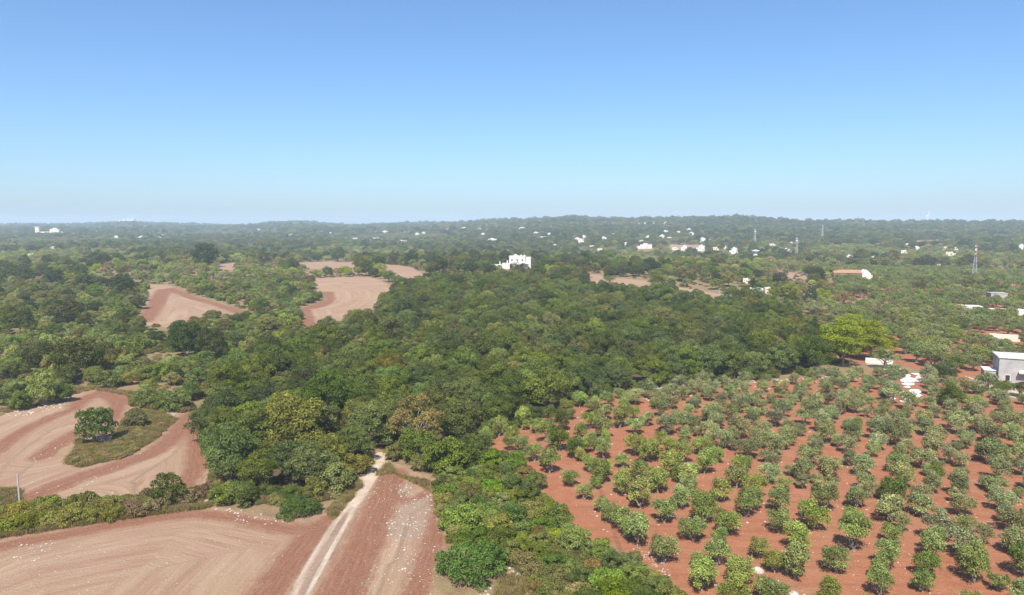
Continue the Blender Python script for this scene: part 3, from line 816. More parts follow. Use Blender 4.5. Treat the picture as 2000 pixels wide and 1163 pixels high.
def bramble(p, r):
    px, py = project(p[0], p[1], hz(p))
    brown = px > 225 and random.random() < 0.6
    c = (0.16, 0.125, 0.09) if brown else random.choice([(0.165, 0.18, 0.045), (0.14, 0.165, 0.040), (0.18, 0.175, 0.055)])
    lb = 'brownish dry bush in the hedgerow between the two ploughed fields' if brown else 'yellow-green bramble bush in the hedgerow between the two ploughed fields'
    tree('mound', p, r / 4.4 * 1.75, jit(c, 0.08), 'hedge', random.uniform(0.95, 1.2), 'bramble_bush', lb, 'bush', 'brown bushes of the hedgerow' if brown else 'green brambles of the hedgerow')
scatter(poly((-30, 1005), (40, 1000), (150, 992), (260, 982), (330, 978), (400, 970), (402, 978), (330, 996), (250, 1010), (150, 1020), (60, 1030), (-30, 1045)), (1.7, 2.4), 6000, bramble)

# --- scrubby slope west of the wood: pale wild olives, oaks, open patches
SLOPE = poly((-60, 800), (0, 795), (70, 795), (128, 762), (185, 752), (265, 764), (290, 790), (370, 795), (405, 770), (440, 730), (520, 695), (600, 665), (575, 605), (480, 612), (400, 632), (330, 645), (255, 640), (280, 590), (290, 555), (-60, 555))
SLOPE2 = poly((340, 556), (600, 545), (620, 570), (635, 583), (575, 604), (485, 604), (390, 580))
def slope(p, r):
    if math.sin(p[0] / 9 + 2) * math.sin(p[1] / 17) > 0.55: return
    u = random.random()
    n1 = math.sin(p[0] / 23 + 1) + math.sin(p[1] / 31 + p[0] / 50)
    if u < 0.23 + 0.13 * n1:
        tree('oak', p, r / 6.6, jit(random.choice(OAK + [(0.05, 0.07, 0.026), (0.09, 0.095, 0.036)])), 'slope', random.uniform(0.8, 1.1), 'oak_tree', 'dark oak scattered on the scrubby slope west of the wood', 'tree', 'oaks on the scrubby slope')
    else:
        c = random.choice([(0.165, 0.21, 0.072), (0.140, 0.19, 0.056), (0.185, 0.215, 0.095), (0.110, 0.155, 0.040), (0.17, 0.17, 0.075)])
        tree('scrubtree', p, r / 4.2, jit(c), 'slope', random.uniform(0.8, 1.15), 'wild_olive_bush', 'pale grey-green wild olive bush on the scrubby slope west of the wood', 'bush', 'wild olives on the scrubby slope')
scatter(SLOPE, (3.0, 6.6), 12000, slope, 0.5)
scatter(SLOPE2, (3.2, 6.4), 6000, slope, 0.5)

# ------------------------------------------------------------------ buildings
def white_house(w, d, h, seed, material=None):
    """flat-roofed whitewashed country house: main block, lower wing, parapet, chimney, dark openings"""
    rg = random.Random(seed); m = material or M_WHITE
    mb = MB(); x0, x1 = -w / 2, w / 2
    mb.box(x0, x1, 0, d, -9, h, m)
    mb.box(x0 - 0.15, x1 + 0.15, -0.15, 0.25, h, h + 0.6, m); mb.box(x0 - 0.15, x1 + 0.15, d - 0.25, d + 0.15, h, h + 0.6, m)
    mb.box(x0 - 0.15, x0 + 0.25, 0.25, d - 0.25, h, h + 0.6, m); mb.box(x1 - 0.25, x1 + 0.15, 0.25, d - 0.25, h, h + 0.6, m)
    sgn = rg.choice((-1, 1)); ww = w * rg.uniform(0.35, 0.6); wh = h * rg.uniform(0.55, 0.8)
    wx = x1 if sgn > 0 else x0 - ww
    mb.box(wx + 0.01 * sgn, wx + ww + 0.01 * sgn, -d * 0.15, d * 0.7, -9, wh, m)
    if rg.random() < 0.5: mb.box(x0 + w * 0.25, x0 + w * 0.62, d * 0.3, d * 0.9, h + 0.02, h + 2.4, m)
    mb.box(x0 + w * 0.8, x0 + w * 0.8 + 0.7, d * 0.5, d * 0.5 + 0.7, h - 0.1, h + 1.6, m)
    n = max(2, int(w / 3.2))
    for i in range(n):
        cx = x0 + (i + 0.5) * w / n
        if i == n // 2: mb.box(cx - 0.6, cx + 0.6, -0.04, 0.1, 0.05, 2.3, M_GLASS)
        else: mb.box(cx - 0.5, cx + 0.5, -0.04, 0.1, 1.1, 2.4, M_GLASS)
    mb.box(wx + ww * 0.35, wx + ww * 0.6, -d * 0.15 - 0.04, -d * 0.15 + 0.1, 0.9, min(2.2, wh - 0.4), M_GLASS)
    return mb.mesh('white_house')
HOUSES = [white_house(12, 9, 4.2, 1), white_house(9, 8, 6.4, 2), white_house(16, 9, 4.0, 3), white_house(10, 10, 5.0, 4), white_house(8, 7, 3.8, 5, M_CREAM), white_house(20, 10, 5.2, 6)]
HW = [12, 9, 16, 10, 8, 20]

CLEAR = []           # (x, y, half width, depth in front) kept free of trees so that houses show
far_list = [  # picture column, row, width in the picture
    (7, 443, 6), (43, 443, 9), (88, 449, 6), (126, 443, 5), (144, 447, 6), (152, 446, 6), (161, 441, 5), (218, 440, 5), (144, 458, 7), (164, 459, 6), (181, 455, 6), (189, 455, 5), (249, 456, 13), (227, 466, 7), (212, 461, 5), (109, 486, 21), (60, 501, 9), (40, 507, 10), (19, 472, 10), (254, 444, 5),
    (277, 466, 16), (310, 467, 8), (319, 462, 9), (351, 462, 12), (296, 443, 6), (282, 442, 5), (266, 443, 6),
    (505, 449, 9), (533, 454, 12), (545, 451, 7), (576, 440, 5), (617, 440, 6), (625, 454, 10), (571, 461, 13), (645, 457, 6), (692, 447, 6), (734, 447, 7), (735, 454, 8), (752, 454, 12), (695, 467, 11), (734, 467, 12), (805, 448, 14), (795, 454, 10), (815, 459, 8), (827, 457, 7), (852, 446, 7), (875, 449, 7), (907, 447, 13), (912, 441, 6), (935, 448, 9), (952, 451, 8), (945, 460, 8), (962, 471, 17), (782, 475, 24),
    (1020, 447, 12), (1047, 457, 10), (1062, 465, 13), (1073, 459, 9), (1077, 443, 6), (1128, 469, 14), (1140, 466, 8), (1085, 481, 10), (1135, 475, 14), (1156, 484, 11), (1172, 491, 13), (1180, 468, 9), (1222, 477, 9), (1262, 484, 30), (1200, 459, 7), (1252, 472, 8), (1265, 467, 8), (1293, 464, 9), (1300, 454, 10), (1307, 467, 8), (1325, 454, 6), (1347, 450, 9), (1351, 458, 10),
    (1260, 437, 7), (1248, 436, 4), (1276, 435, 5), (1300, 436, 8), (1321, 436, 5), (1373, 472, 12), (1386, 470, 6), (1317, 487, 10), (1337, 487, 7), (1370, 489, 15), (1397, 488, 12), (1435, 495, 16), (1417, 484, 6), (1486, 508, 14),
    (1507, 480, 10), (1545, 476, 6), (1537, 494, 16), (1660, 507, 15), (1706, 506, 11), (1770, 479, 8), (1765, 494, 12), (1791, 489, 8), (1831, 517, 11), (1854, 499, 16), (1847, 486, 8), (1865, 487, 8), (1996, 487, 14), (1694, 542, 8), (1456, 552, 10), (1500, 571, 8),
]
zones = [('on the plain below the hilltop town', lambda x, y: x < 480), ('on the rise between hilltop town and villa', lambda x, y: x < 1000),
         ('on the hillside above the valley', lambda x, y: x < 1500 and y < 462), ('in the valley behind the wood', lambda x, y: x < 1500), ('among trees round the lattice pylons', lambda x, y: True)]
zc = {}
far_list.sort()
seen_town = []
for (px, py, w) in far_list:
    z = next(i for i, (t, f) in enumerate(zones) if f(px, py))
    zc.setdefault(z, []).append((px, py, w))
for z, lst in zc.items():
    for n, (px, py, w) in enumerate(lst):
        p = P(px, py + 2.0)
        wm = w * p[1] / FPX * (1.3 if p[1] > 1500 else 1.0)
        k = min(range(len(HOUSES)), key=lambda i: abs(HW[i] * 1.3 - wm) + random.uniform(0, 3))
        s = min(max(wm / (HW[k] * 1.35), 0.75 if p[1] > 900 else 0.42), 1.9)
        o = link('white_house', HOUSES[k], None, (p[0], p[1], hz(p) + (1.0 if p[1] < 900 else 1.4)))
        o.rotation_euler.z = random.uniform(-0.35, 0.35) - math.atan2(p[0], p[1]) * 0.6
        o.scale = (s, s, max(0.75 if p[1] > 900 else 0.55, min(s, 1.0)))
        tag(o, f'white flat-roofed house, {ORD[n]} from the left {zones[z][0]}', 'house', 'white country houses beyond the wood')
        CLEAR.append((p[0], p[1], wm * 0.5 + 1, 40 + p[1] * 0.075))

# hilltop town on the horizon
for n in range(46):
    px = random.gauss(258, 17); py = 0
    d = 4840 + random.uniform(-130, 40)
    p = Q(px, d)
    o = link('town_house', random.choice(HOUSES[:5]), None, (p[0], p[1], hz(p) + 6 + 9 * math.exp(-((px - 258) / 14) ** 2)))
    o.scale = (1.7, 1.5, 2.2); o.rotation_euler.z = random.uniform(-0.4, 0.4)
    tag(o, 'tiny white house packed into the hilltop town on the horizon', 'house', 'houses of the white hilltop town')
TOWN = Q(258, 4800)

def base_empty(name, p, rz, s=1.0, up=0.0): return empty(name, (p[0], p[1], hz(p) + up), rz, s)
def window(parent, x, z, w, h, y=0.0, name='window', material=None):
    f = MB(); f.box(x - w / 2 - .12, x + w / 2 + .12, y - 0.08, y - 0.002, z - .12, z, M_CREAM); f.box(x - w / 2 - .12, x + w / 2 + .12, y - 0.08, y - 0.002, z + h, z + h + .14, M_CREAM)
    f.box(x - w / 2 - .12, x - w / 2, y - 0.08, y - 0.002, z, z + h, M_CREAM); f.box(x + w / 2, x + w / 2 + .12, y - 0.08, y - 0.002, z, z + h, M_CREAM)
    o = f.build(name, parent)
    g = MB(); g.box(x - w / 2, x + w / 2, y - 0.03, y - 0.004, z, z + h, M_GLASS); g.build('pane', o)
    return o

# the white villa above the wood
vp = Q(1010, 590)
V0 = base_empty('villa', vp, -0.10, 0.80, 0.9)
tag(V0, 'two-storey white villa with small pediment and vine-hung porch above the wood', 'villa')
mb = MB(); mb.box(-8, 8, 0, 12, -3, 12.2, M_WHITE); mb.build('wall', V0)
mb = MB(); mb.box(-8.3, 8.3, -0.3, 12.3, 12.21, 12.9, M_WHITE)
rf = mb.build('roof', V0)
mb = MB(); mb.gable(-5.0, 1.2, -0.28, 5.0, 12.91, 15.0, M_WHITE, 'y'); mb.build('pediment', rf)
for cx in (3.0, 6.5):
    mb = MB(); mb.box(cx, cx + .9, 6, 6.9, 12.91, 14.2, M_WHITE); mb.box(cx - .15, cx + 1.05, 5.85, 7.05, 14.2, 14.45, M_TERRA); mb.build('chimney', rf)
for x in (-5.2, 0.0, 5.2): window(V0, x, 7.4, 1.3, 2.4)
for x in (-6.2, 0.4): window(V0, x, 1.0, 1.4, 2.5, -0.0, 'window')
mb = MB(); mb.box(-4.2, -2.6, -0.06, -0.004, 0.1, 3.2, M_GLASS); mb.build('door', V0)
PW = MB()
PW.box(-8, 8, -5.0, -0.01, -3, 0.12, M_TERRA); PW.build('terrace', V0)
for x in (-7.4, -2.6, 2.4, 7.2):
    mb = MB(); mb.box(x - .35, x + .35, -4.8, -4.1, 0.121, 4.9, M_WHITE); mb.build('porch_pillar', V0)
mb = MB(); mb.box(-7.9, 7.9, -5.0, -0.02, 4.901, 5.5, M_WHITE); mb.build('porch_roof', V0)
mb = MB(); mb.box(-15.5, -8.02, 2, 11, -3, 5.0, M_WHITE); mb.box(-15.7, -8.02, 1.8, 11.2, 5.001, 5.4, M_WHITE); mb.build('side_wing', V0)
mb = MB(); mb.box(-11.0, -9.9, 4, 5.1, 5.4, 8.4, M_WHITE); mb.build('wing_chimney', V0)
mb = MB(); mb.box(8.02, 13.5, 3, 12, -3, 11.2, M_WHITE); mb.box(8.02, 13.7, 2.8, 12.2, 11.201, 11.7, M_WHITE); mb.build('east_block', V0)
mb = MB(); mb.box(-27, -16, 4, 10, -3, 3.6, M_WHITE); mb.box(-27.2, -16.01, 3.8, 10.2, 3.601, 4.0, M_WHITE); mb.box(-18.6, -17.6, 5, 6, 4.0, 7.0, M_WHITE); mb.build('outbuilding_wing', V0)
vv, tt, cc = make_crown(77, dict(SPECS['mound'], rx=2.6, rz=2.2, zc=0, clumps=16))
vine = quads_mesh('vine', vv, tt, M_LEAF)
for x, z, s in ((-4.6, 4.6, 1.0), (-2.0, 5.4, 0.85), (1.2, 6.0, 0.7)):
    o = link('vine', vine, V0, (x, -4.6, z), (0.10, 0.12, 0.035)); o.scale = (s, 0.5 * s, 0.8 * s)
CLEAR.append((vp[0] - 3, vp[1], 19, 50)); BLOCK.append((vp[0], vp[1], 22))
# red terrace wall in front of the villa
tp = vp + np.array([0, -14]); T0 = base_empty('garden_wall', tp, -0.10, 1.0)
mb = MB(); mb.box(-13, 11, 0, 0.5, -2, 1.7, M_TERRA); mb.box(-13.1, 11.1, -0.1, 0.6, 1.701, 1.9, M_CREAM); T = mb.build('wall_face', T0)
tag(T0, 'low terracotta garden wall below the white villa', 'wall', None, 'thing')

# cream farm complex on the far plain
fp = P(97, 459); FM = base_empty('farm_complex', fp, 0.15, 1.0, 2)
fs = fp[1] / FPX
tag(FM, 'long cream walled farm with a tower on the plain below the horizon', 'farm')
mb = MB(); mb.box(-26 * fs, -19 * fs, 0, 9, -6, 14 * fs, M_CREAM); mb.box(-27 * fs, -18 * fs, -1, 10, 14 * fs + .01, 14 * fs + 1.5, M_CREAM); mb.build('tower', FM)
mb = MB(); mb.box(-18.9 * fs, 4 * fs, 1, 10, -6, 5 * fs, M_CREAM); mb.build('long_range', FM)
mb = MB(); mb.box(-2 * fs, 14 * fs, 10.1, 22, -6, 10 * fs, M_WHITE); mb.box(3 * fs, 10 * fs, 11, 20, 10 * fs + .01, 12.5 * fs, M_WHITE); mb.build('main_house', FM)
mb = MB(); mb.box(14.1 * fs, 24 * fs, 4, 16, -6, 4.5 * fs, M_CREAM); mb.build('barn', FM)
CLEAR.append((fp[0], fp[1], 30 * fs, 160))

# grey concrete house at the edge of the grove
gp = P(1985, 752); G0 = base_empty('concrete_house', gp, -0.42)
tag(G0, 'bare grey two-storey concrete house beside the lane at the grove corner', 'house')
mb = MB(); mb.box(-4.4, 7, 0, 9, -1, 7.4, M_GREY); mb.build('wall', G0)
mb = MB(); mb.box(-4.7, 7.3, -0.3, 9.3, 7.401, 7.75, M_WHITE); mb.build('roof', G0)
mb = MB(); mb.box(0.2, 7.02, -1.6, -0.01, 3.4, 3.65, M_GREY); bl = mb.build('balcony', G0)
mb = MB(); mb.box(0.2, 7.0, -1.6, -1.5, 3.651, 4.5, M_WHITE); mb.build('parapet', bl)
for x, z in ((-2.2, 1.0), (3.0, 4.2), (5.6, 4.2), (3.2, 0.9)): window(G0, x, z, 1.1, 1.6)
mb = MB(); mb.box(-7.6, -4.42, 1.5, 7, -1, 3.3, M_GREY); mb.box(-7.8, -4.42, 1.3, 7.2, 3.301, 3.5, M_WHITE); mb.build('garage', G0)
BLOCK.append((gp[0] + 2, gp[1] + 4, 10)); CLEAR.append((gp[0], gp[1], 5, 5))

# small buildings of the second grove
def shed(px, py, w, d, h, rz, label, name='farm_shed', material=None, cat='shed'):
    m = material or M_WHITE
    p = P(px, py); e = base_empty(name, p, rz)
    tag(e, label, cat)
    a = MB(); a.box(-w / 2, w / 2, 0, d, -1, h, m); a.build('wall', e)
    a = MB(); a.box(-w / 2 - .2, w / 2 + .2, -.2, d + .2, h + .001, h + .3, m); a.build('roof', e)
    a = MB(); a.box(w * .02, w * .02 + 1.2, -.05, -.004, 0.05, min(2.1, h - .3), M_GLASS); a.build('door', e)
    BLOCK.append((p[0], p[1] + d / 2, max(w, d) * .75)); CLEAR.append((p[0], p[1], w / 2 + 1, 24))
    return e
shed(1898, 614, 9.0, 7, 3.6, -0.30, 'plain white block shed on red earth above the second grove')
shed(1972, 618, 15.0, 6, 2.8, -0.18, 'long low white shed beside the white block shed, nearer the frame edge')
shed(1951, 588, 8.5, 7, 4.2, -0.2, 'pale grey concrete shed behind the white sheds', material=M_GREY)
shed(1478, 575, 8.0, 6, 3.2, 0.1, 'white garden building half hidden by small pines past the wood')
def wall_run(pts, h, t, label, name='garden_wall', material=None):
    m = material or M_WHITE
    line = PP(pts); p0 = line[0]
    e = base_empty(name, p0, 0); tag(e, label, 'wall', None, 'thing')
    for a, b in zip(line[:-1], line[1:]):
        n = max(2, int(np.linalg.norm(b - a) / 6) + 1)
        for k in range(n):
            q0, q1 = a + (b - a) * k / n, a + (b - a) * (k + 1) / n
            dv = (q1 - q0) / np.linalg.norm(q1 - q0); nv = np.array([-dv[1], dv[0]]) * t / 2
            z0, z1 = hz(q0) - hz(p0), hz(q1) - hz(p0)
            v = []
            for zz in (-0.6, h):
                for q, zb in ((q0 - nv, z0), (q1 - nv, z1), (q1 + nv, z1), (q0 + nv, z0)): v.append((*(q - p0), zz + zb))
            w = MB(); w.add(v, [(0, 3, 2, 1), (4, 5, 6, 7), (0, 1, 5, 4), (1, 2, 6, 5), (2, 3, 7, 6), (3, 0, 4, 7)], m); w.build('wall_panel', e)
            CLEAR.append((q0[0], q0[1], 4, 7))
    return e
wall_run([(1690, 709), (1744, 712)], 1.7, 0.35, 'short white wall behind the two bright pines')
wall_run([(1932, 664), (1992, 668)], 2.6, 0.35, 'cream enclosure wall beyond the second grove', material=M_CREAM)
wall_run([(1942, 664), (1962, 676), (1986, 694)], 1.5, 0.3, 'thin white wall running diagonally beside the second grove')
wall_run([(1885, 742), (1930, 756), (1990, 768)], 1.0, 0.45, 'pale lane wall leading to the grey concrete house', material=M_CREAM)
wall_run([(1563, 650), (1572, 660)], 2.0, 0.4, 'white gate wall at the rear corner of the wood')
wall_run([(1590, 625), (1600, 632)], 1.8, 0.4, 'short white wall below the blue-grey cedar')

# red-roofed farmyard with gabled barn
bp_ = P(1672, 545); B0 = base_empty('red_roofed_barn', bp_, -0.15)
tag(B0, 'long red-roofed farm building with white gable in the middle distance', 'barn')
mb = MB(); mb.box(-16, 4, 0, 8, -1, 4.4, M_TERRA); mb.build('wall', B0)
mb = MB(); mb.gable(-16.4, 4.0, -.4, 8.4, 4.41, 6.6, M_TERRA); mb.build('roof', B0)
mb = MB(); mb.box(4.02, 10, -1, 8, -1, 4.0, M_WHITE); mb.gable(3.8, 10.2, -1.01, 8.2, 4.01, 7.0, M_WHITE, 'y'); mb.build('gable_house', B0)
CLEAR.append((bp_[0], bp_[1], 15, 40)); BLOCK.append((bp_[0] - 3, bp_[1] + 4, 13))

# funnel-shaped water tower
wp_ = Q(1475, 900); W0 = base_empty('water_tower', wp_, 0)
tag(W0, 'white funnel-topped water tower beside a small white house in the valley', 'tower')
mb = MB(); mb.tube([(0, 0, -2), (0, 0, 9), (0, 0, 11)], [3.4, 2.6, 2.2], M_WHITE, 14); mb.build('shaft', W0)
mb = MB(); mb.tube([(0, 0, 10.9), (0, 0, 14.5), (0, 0, 15.3)], [2.3, 5.0, 5.0], M_WHITE, 16); mb.build('tank', W0)
mb = MB(); mb.tube([(0, 0, 15.31), (0, 0, 16.0)], [4.0, 1.0], M_WHITE, 16); mb.build('cap', W0)
CLEAR.append((wp_[0], wp_[1], 6, 90))

# white radar dome on the ridge
dp = Q(1568, 2560); DM = base_empty('radar_dome', dp, 0, 1.0, 0)
tag(DM, 'small white dome on the skyline of the wooded ridge', 'dome')
mb = MB(); mb.tube([(0, 0, -3), (0, 0, 7.5)], [7.5, 7.5], M_WHITE, 20); mb.build('drum', DM)
mb = MB(); mb.tube([(0, 0, 7.51)] + [(0, 0, 7.51 + 6.5 * math.sin(a)) for a in np.linspace(0.2, 1.5, 6)], [7.8] + [7.8 * math.cos(a) for a in np.linspace(0.2, 1.5, 6)], M_WHITE, 20); mb.build('shell', DM)
CLEAR.append((dp[0], dp[1], 9, 60))

# wind turbine behind the ridge
tp_ = Q(1807, 3300); WT = base_empty('wind_turbine', tp_, 0.35)
tag(WT, 'white wind turbine standing behind the wooded ridge', 'turbine')
mb = MB(); mb.tube([(0, 0, -2), (0, 0, 62)], [2.0, 1.3], M_WPAINT, 12); mb.build('tower', WT)
mb = MB(); mb.box(-1.6, 1.6, -2.5, 5, 62, 65, M_WPAINT); mb.build('nacelle', WT)
mb = MB(); mb.tube([(0, -4.6, 63.5), (0, -4.0, 63.5), (0, -2.51, 63.5)], [0.4, 1.3, 1.6], M_WPAINT, 12); mb.build('hub', WT)
for k in range(3):
    a = R(12 + 120 * k); dx, dz = math.sin(a), math.cos(a)
    mb = MB(); mb.tube([(dx * r_, -3.8, 63.5 + dz * r_) for r_ in (1.2, 5, 14, 25)], [0.8, 1.5, 1.1, 0.3], M_WPAINT, 6); mb.build('blade', WT)

# lattice pylons
def pylon(px, d, h, label, banded=False, rz=0.5):
    p = Q(px, d); e = base_empty('lattice_pylon', p, rz)
    tag(e, label, 'pylon', 'lattice pylons of the power line')
    t = max(0.11, d / FPX * 0.25)
    zs = [0, .14, .27, .39, .50, .60, .69, .77, .84, .90]
    wd = lambda z: 0.095 * h * (1 - z) ** 1.15 * 0.95 + 0.022 * h
    cs = [(-1, -1), (1, -1), (1, 1), (-1, 1)]
    def colr(z): return (M_RED if int(z * 16) % 2 else M_WPAINT) if (banded and z > 0.5) else M_METAL
    for sx, sy in cs:
        m = MB()
        for a, b in zip(zs[:-1], zs[1:]):
            m.tube([(sx * wd(a) / 2, sy * wd(a) / 2, a * h - (0.5 if a == 0 else 0)), (sx * wd(b) / 2, sy * wd(b) / 2, b * h)], t, colr(a), 4)
        m.build('leg', e)
    m = MB()
    for a, b in zip(zs[:-1], zs[1:]):
        for i in range(4):
            (ax, ay), (bx, by) = cs[i], cs[(i + 1) % 4]
            m.tube([(ax * wd(a) / 2, ay * wd(a) / 2, a * h), (bx * wd(b) / 2, by * wd(b) / 2, b * h)], t * .6, colr(a), 3)
            m.tube([(bx * wd(a) / 2, by * wd(a) / 2, a * h), (ax * wd(b) / 2, ay * wd(b) / 2, b * h)], t * .6, colr(a), 3)
            m.tube([(ax * wd(b) / 2, ay * wd(b) / 2, b * h), (bx * wd(b) / 2, by * wd(b) / 2, b * h)], t * .6, colr(a), 3)
    m.build('bracing', e)
    for z, L in ((.68, 3.6), (.78, 4.2), (.88, 3.2)):
        L = L * h / 30
        for sx in (-1, 1):
            m = MB()
            for sy in (-1, 1):
                m.tube([(sx * wd(z) / 2, sy * wd(z) / 2, z * h), (sx * L, 0, z * h + .1)], t * .7, colr(z), 3)
                m.tube([(sx * wd(z) / 2, sy * wd(z) / 2, z * h + .05 * h), (sx * L, 0, z * h + .1)], t * .6, colr(z), 3)
            m.tube([(sx * L, 0, z * h + .1), (sx * L, 0, z * h - 1.1)], t * .6, M_GLASS, 4)
            m.build('crossarm', e)
    m = MB()
    for sx, sy in cs: m.tube([(sx * wd(.9) / 2, sy * wd(.9) / 2, .9 * h), (0, 0, h)], t * .7, colr(.97), 4)
    m.build('peak', e)
    CLEAR.append((p[0], p[1], 5, 25))
pylon(1905, 578, 29, 'tallest red-and-white banded lattice pylon above the second grove', True, 0.9)
pylon(1555, 950, 31, 'banded lattice pylon past the end of the wood, in front of the ridge', True, 0.7)
pylon(1473, 1300, 31, 'slim pale pylon rising just behind the white funnel tower', True, 0.7)
pylon(1604, 1480, 31, 'grey pylon midway up the wooded ridge between banded and small pylons', False, 0.7)
pylon(1684, 2050, 20, 'tiny grey pylon low on the wooded ridge', False, 0.7)
pylon(1747, 2460, 26, 'tiny grey pylon touching the skyline of the ridge', False, 0.7)

# poles
def pole(px, py, h, label, lean=0.0, arm=True, rad=0.14):
    p = P(px, py); e = base_empty('utility_pole', p, 0.3)
    tag(e, label, 'pole')
    mb = MB(); mb.tube([(0, 0, -0.6), (lean * h * .5, 0, h * .5), (lean * h, 0, h)], [rad * 1.2, rad, rad * .8], M_POLE, 8); mb.build('shaft', e)
    if arm:
        mb = MB(); mb.box(lean * h - .55, lean * h + .55, -.06, .06, h - .5, h - .38, M_POLE); mb.build('crossbar', e)
        mb = MB(); mb.tube([(lean * h, 0, h - .01), (lean * h, 0, h + .22)], [.05, .03], M_WPAINT, 6); mb.build('insulator', e)
pole(40, 996, 5.8, 'pale concrete utility pole standing at the bramble hedgerow', -0.02, False)
pole(1958, 745, 8.5, 'thin pole rising in front of the grey concrete house', 0.0, True, 0.12)
pole(1404, 594, 8.0, 'thin pole by a pale strip at the rear of the wood', 0.0, True, 0.16)
pole(1529, 512, 9.0, 'thin pole between the funnel tower and the banded pylon', 0.0, True, 0.2)
CLEAR.append((*P(1404, 594), 2, 30))

# ------------------------------------------------------------------ stones
def rock_mesh(seed, flat=0.6, rough=0.35):
    import bmesh
    bm = bmesh.new(); bmesh.ops.create_icosphere(bm, subdivisions=2, radius=1.0)
    rg = np.random.default_rng(seed); pl = unit(rg.normal(size=(9, 3))); off = rg.uniform(0.55, 0.95, 9)
    for v in bm.verts:
        c = np.array(v.co)
        for n_, o_ in zip(pl, off):
            dd = c @ n_ - o_
            if dd > 0: c = c - n_ * dd
        c = c * (1 + rg.normal(0, 0.03)); c[2] *= flat
        v.co = c
    me = bpy.data.meshes.new('rock'); bm.to_mesh(me); bm.free(); me.materials.append(M_ROCK)
    return me
ROCKS = [rock_mesh(i, f) for i, f in enumerate((0.6, 0.7, 0.5, 0.45, 0.8, 0.55))]
M_WROCK = surface('bleached_limestone', (0.74, 0.72, 0.69), 0.9, (0.55, 0.52, 0.48), 1.1, bump=0.6)
WROCKS = []
for r_ in ROCKS:
    w_ = r_.copy(); w_.materials.clear(); w_.materials.append(M_WROCK); WROCKS.append(w_)
def rock(px, py, s, label, name='limestone_boulder', sz=1.0, rz=None, group=None, k=0):
    p = P(px, py)
    o = link(name, (WROCKS if name == 'limestone_slab' else ROCKS)[k % 6], None, (p[0], p[1], hz(p) + 0.12 * s))
    o.scale = (s, s * 0.8, s * sz); o.rotation_euler.z = random.uniform(0, 6) if rz is None else rz
    return tag(o, label, 'rock', group, 'thing')
rock(1481, 1117, 0.85, 'grey limestone boulder between olives near the bottom of the grove', k=1)
rock(1312, 1008, 0.75, 'grey boulder behind an olive in the front rows', k=2)
rock(1550, 1163, 0.8, 'pale boulder at the bottom of the grove by bright olives', k=3)
rock(1483, 972, 0.7, 'small pale boulder in the middle of the bright olive rows', k=4)
rock(1355, 748, 2.2, 'white rounded rock heap on the wall between wood and grove', sz=0.8, k=0)
rock(1022, 1118, 1.0, 'jagged pale rock at the thicket edge beside the wide mastic mound', k=5, sz=1.1)
for n in range(26):
    px, py = random.uniform(1764, 1792), random.uniform(736, 786)
    rock(px, py, random.uniform(1.2, 2.3), 'white limestone slab in the long outcrop among the upper olives', 'limestone_slab', 0.42, None, 'slabs of the long white outcrop', n)
for n in range(14):
    px, py = random.uniform(1735, 1750), random.uniform(742, 786)
    rock(px, py, random.uniform(0.7, 1.5), 'white limestone slab in the short outcrop beside the long one', 'limestone_slab', 0.42, None, 'slabs of the short white outcrop', n)
for n in range(14):
    px = random.uniform(1780, 1822); py = 735 + random.uniform(-4, 6)
    rock(px, py, random.uniform(0.7, 1.6), 'white limestone slab at the foot of the dark carob', 'limestone_slab', 0.5, None, 'slabs below the carob', n)
for n in range(10):
    px = random.uniform(1730, 1760); py = 722 + random.uniform(-3, 4)
    rock(px, py, random.uniform(0.7, 1.3), 'pale slab on the bank below the short white wall', 'limestone_slab', 0.5, None, 'slabs on the bank below the white wall', n)
for n in range(12):
    t = n / 11; px, py = 1862 + 60 * t + random.uniform(-6, 6), 790 + 42 * t + random.uniform(-4, 4)
    rock(px, py, random.uniform(0.5, 1.1), 'flat pale slab in the rock line crossing the silvery rows', 'limestone_slab', 0.4, None, 'slabs across the silvery rows', n)
for n in range(12):
    px, py = random.uniform(995, 1030), random.uniform(1110, 1128)
    rock(px, py, random.uniform(0.25, 0.6), 'broken pale rock in the little heap beside the mastic mound', 'limestone_block', 1.0, None, 'rocks in the heap by the mastic mound', n)
for n in range(16):
    px, py = random.uniform(392, 425), random.uniform(962, 992)
    rock(px, py, random.uniform(0.3, 0.65), 'pale stone in the heap at the end of the hedgerow', 'limestone_block', 0.8, None, 'stones in the heap ending the hedgerow', n)
# dry stone wall between wood and grove
dsw = PP([(1245, 768), (1330, 754), (1400, 750), (1480, 747), (1560, 743), (1640, 738)])
dsw = smooth_line(dsw, 1)
e = base_empty('dry_stone_wall', dsw[0], 0); tag(e, 'low tumbled dry stone wall between the wood and the silvery olives', 'wall', None, 'thing')
acc = 0; cnt = 0
for a, b in zip(dsw[:-1], dsw[1:]):
    L = np.linalg.norm(b - a)
    for t in np.arange(0, L, 0.62):
        for lv in range(2):
            q = a + (b - a) * (t / L) + RNG.normal(0, 0.16 + 0.1 * (1 - lv), 2)
            if random.random() < 0.3 * (lv + 1) * 0.8 or cnt >= 300: continue
            o = link('stone', ROCKS[cnt % 6], e, (*(q - dsw[0]), hz(q) - hz(dsw[0]) + 0.1 + 0.34 * lv))
            s = random.uniform(0.28, 0.55); o.scale = (s, s * .8, s * .8); o.rotation_euler.z = random.uniform(0, 6); cnt += 1

